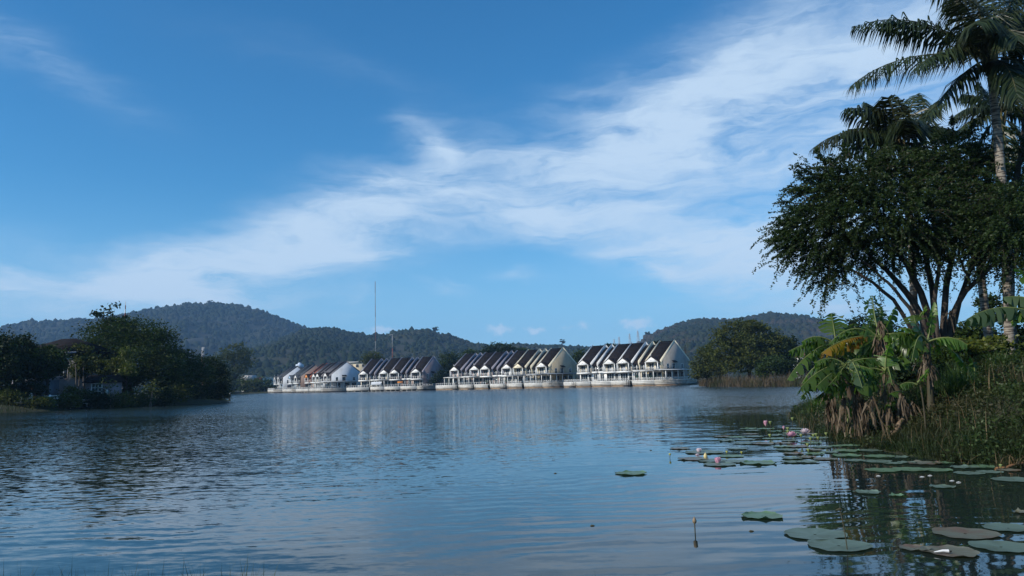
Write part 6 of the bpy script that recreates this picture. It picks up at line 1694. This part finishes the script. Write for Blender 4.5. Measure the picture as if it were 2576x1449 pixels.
def z6(x, y): return ((2550 + x / 3.4347) / 1.5404, (1600 + y / 3.4347) / 1.5404)
flower(*z6(1437, 140), 15, z6(0, 250)[1], 'pale pink lotus bud standing highest above the far pads', 0.35)
flower(*z6(1678, 198), 9, z6(0, 300)[1], 'small pink lotus bud left of the two open flowers', 0.3)
flower(*z6(1780, 275), 21, z6(0, 350)[1], 'open pink lotus flower near the bank tip', 0.95)
flower(*z6(1962, 235), 21, z6(0, 320)[1], 'open white and pink lotus flower nearest the banana shore', 0.95, L_petalw)
flower(*z6(545, 500), 16, z6(0, 522)[1], 'white lotus flower resting on a pad left of the main patch', 0.6, L_petalw)
flower(*z6(797, 640), 22, z6(0, 672)[1], 'round pink half open lotus on the nearest pad of the patch', 0.45)
flower(*z6(520, 555), 9, z6(0, 562)[1], 'tiny fallen pale flower on the water below the white lotus', 0.9, L_petalw)


def bud(px, py, base_py, hpx, label, mt_, pod=False, lean=0.0, grp='lotus buds and pods'):
    foot = on_z(px, base_py, 0.0); k_ = foot[1] / F
    c_ = at(px + lean, py, foot[1]) - foot
    t = thing('lotus_bud', label, 'lotus bud', foot, 0, grp)
    h_ = hpx * k_
    MB().tube(bez((0, 0, -0.2), (c_[0] * .2, 0, c_[2] * .5), (c_[0], 0, c_[2] - h_ * .45), 6), 0.008, 5).build('stem', M_lstem, t)
    if pod: prof = [(-.5, .12), (-.2, .3), (.2, .5), (.4, .52), (.45, .3)]
    else: prof = [(-.5, .08), (-.3, .26), (-.05, .32), (.25, .2), (.5, .02)]
    MB().tube([(c_[0], 0, c_[2] + z * h_) for z, r in prof], [r * h_ for z, r in prof], 9).build('pod' if pod else 'bud', mt_, t, smooth=True)


bud(1749, 1309, 1340, 17, 'brown lotus bud on a bent stem standing alone in the foreground water', L_bud, lean=-2)
bud(*z6(632, 570), z6(0, 610)[1], 16, 'cream pointed lotus bud right of the white flower', mat('cream_bud', (0.50, 0.40, 0.18), (0.6, 0.5, 0.25), 10, .5))
for k_, (x, y, by, lb) in enumerate([(158, 553, 605, 'yellow seed pod on a stem, farthest left in the water'), (915, 520, 560, 'left of the two yellow seed pods behind the pink half open lotus'), (1112, 528, 560, 'right of the two yellow seed pods behind the pink half open lotus')]):
    bud(*z6(x, y), z6(0, by)[1], 6, lb, L_pod, True)
L_poddk = mat('green_seed_pod', (0.20, 0.24, 0.08), (0.14, 0.18, 0.06), 10, .6)
POD = [(1728, 210, 330), (1730, 250, 340), (1490, 300, 350), (2105, 290, 400), (2238, 280, 390), (1905, 300, 400), (1990, 425, 480), (2030, 345, 430), (2070, 300, 400), (2130, 335, 420), (2000, 495, 540), (1495, 130, 260), (1790, 80, 200)]
for x, y, by in POD:
    bud(*z6(x, y), z6(0, by)[1], 8, 'small green seed pod among the bank tip pads, %s of its kind' % ORD[sorted(POD, key=lambda v: v[0]).index((x, y, by))], L_poddk, True, grp='green seed pods by the bank tip')
for x, y, by, lb in [(2060, 355, 385, 'green pod below the grass slope next to a white scrap'), (2428, 418, 470, 'round pale pod near the right edge')]:
    px, py = (2400 + x * 0.6087) / 1.5404, (1550 + y * 0.6087) / 1.5404
    bud(px, py, (1550 + by * 0.6087) / 1.5404, 8, lb, L_poddk, True)
f_ = on_z(2134, 1384, 0.0); e_ = at(2113, 1283, f_[1])
t = thing('bent_stem', 'thin dark bare stem rising through the large grey green pad', 'dead stem', f_)
MB().tube(bez((0, 0, -0.3), (e_ - f_) * .5 + (.02, 0, 0), e_ - f_, 8), 0.006, 5).build('stem', M_lstem, t)
MB().tube([(e_ - f_) + (-.05, 0, .0), (e_ - f_) + (0, 0, .012), (e_ - f_) + (.03, 0, 0)], [0.006, 0.016, 0.006], 6).build('withered_head', M_lstem, t)
f_ = on_z(2372, 1388, 0.03)
t = thing('feather', 'white feather lying on the browned pad', 'feather', f_)
MB().tube([(-.10, 0, 0.0), (0, 0, .012), (.06, 0, .006)], [0.004, 0.014, 0.02], 6).build('vane', M_white, t)
MB().tube([(.06, 0, .006), (.10, 0, .004)], [0.01, 0.006], 5).build('quill', M_dark, t)
for k_, (px, py, lb) in enumerate([(1397, 1191, 'tiny brown scrap floating left of the lone green pad'), (1890, 1337, 'brown seed husk floating below the turned up pad'), (1490, 1323, 'dark floating scrap in the open foreground water'), (1637, 1133, 'dark floating scrap left of the pad patch')]):
    f_ = on_z(px, py, 0.0)
    o = MB().tube([(-.03, 0, 0), (-.01, .008, .006), (.014, 0, .005), (.035, 0, 0)], [0.004, 0.013, 0.011, 0.003], 6).build('floating_husk', M_lstem, None, f_)
    tag(o, lb, 'husk', 'scraps floating on the lake')
# white fallen petals and thin water stalks in the shaded reflection
PET = [(2050, 1161), (2210, 1198), (2320, 1200), (2340, 1197), (2395, 1210), (2412, 1214)]
for k_, (px, py) in enumerate(PET):
    f_ = on_z(px, py, 0.0)
    o = MB().tube([(-.05, 0, 0.004), (0, .012, .008), (.04, 0, .004)], [0.003, 0.009, 0.003], 5).build('fallen_petal', M_white, None, f_)
    tag(o, 'small white petal floating on the dark reflection, %s of six' % ORD[k_], 'petal', 'white petals on the dark water')
P = scatter(700, lambda s_, x, y: (s_ < -0.2) & (s_ > -5), 9, 16, 22, 44)
P[:, 2] = -0.05
keep = np.array([(x / y > (1690 - 1288) / F) & (x / y < (2060 - 1288) / F) for x, y, z in P])
kind(blades(P[keep], rng.uniform(0.15, 0.5, keep.sum()), 0.3, 0.012, seg=2).build('water_stalks', L_grass), 'stuff')
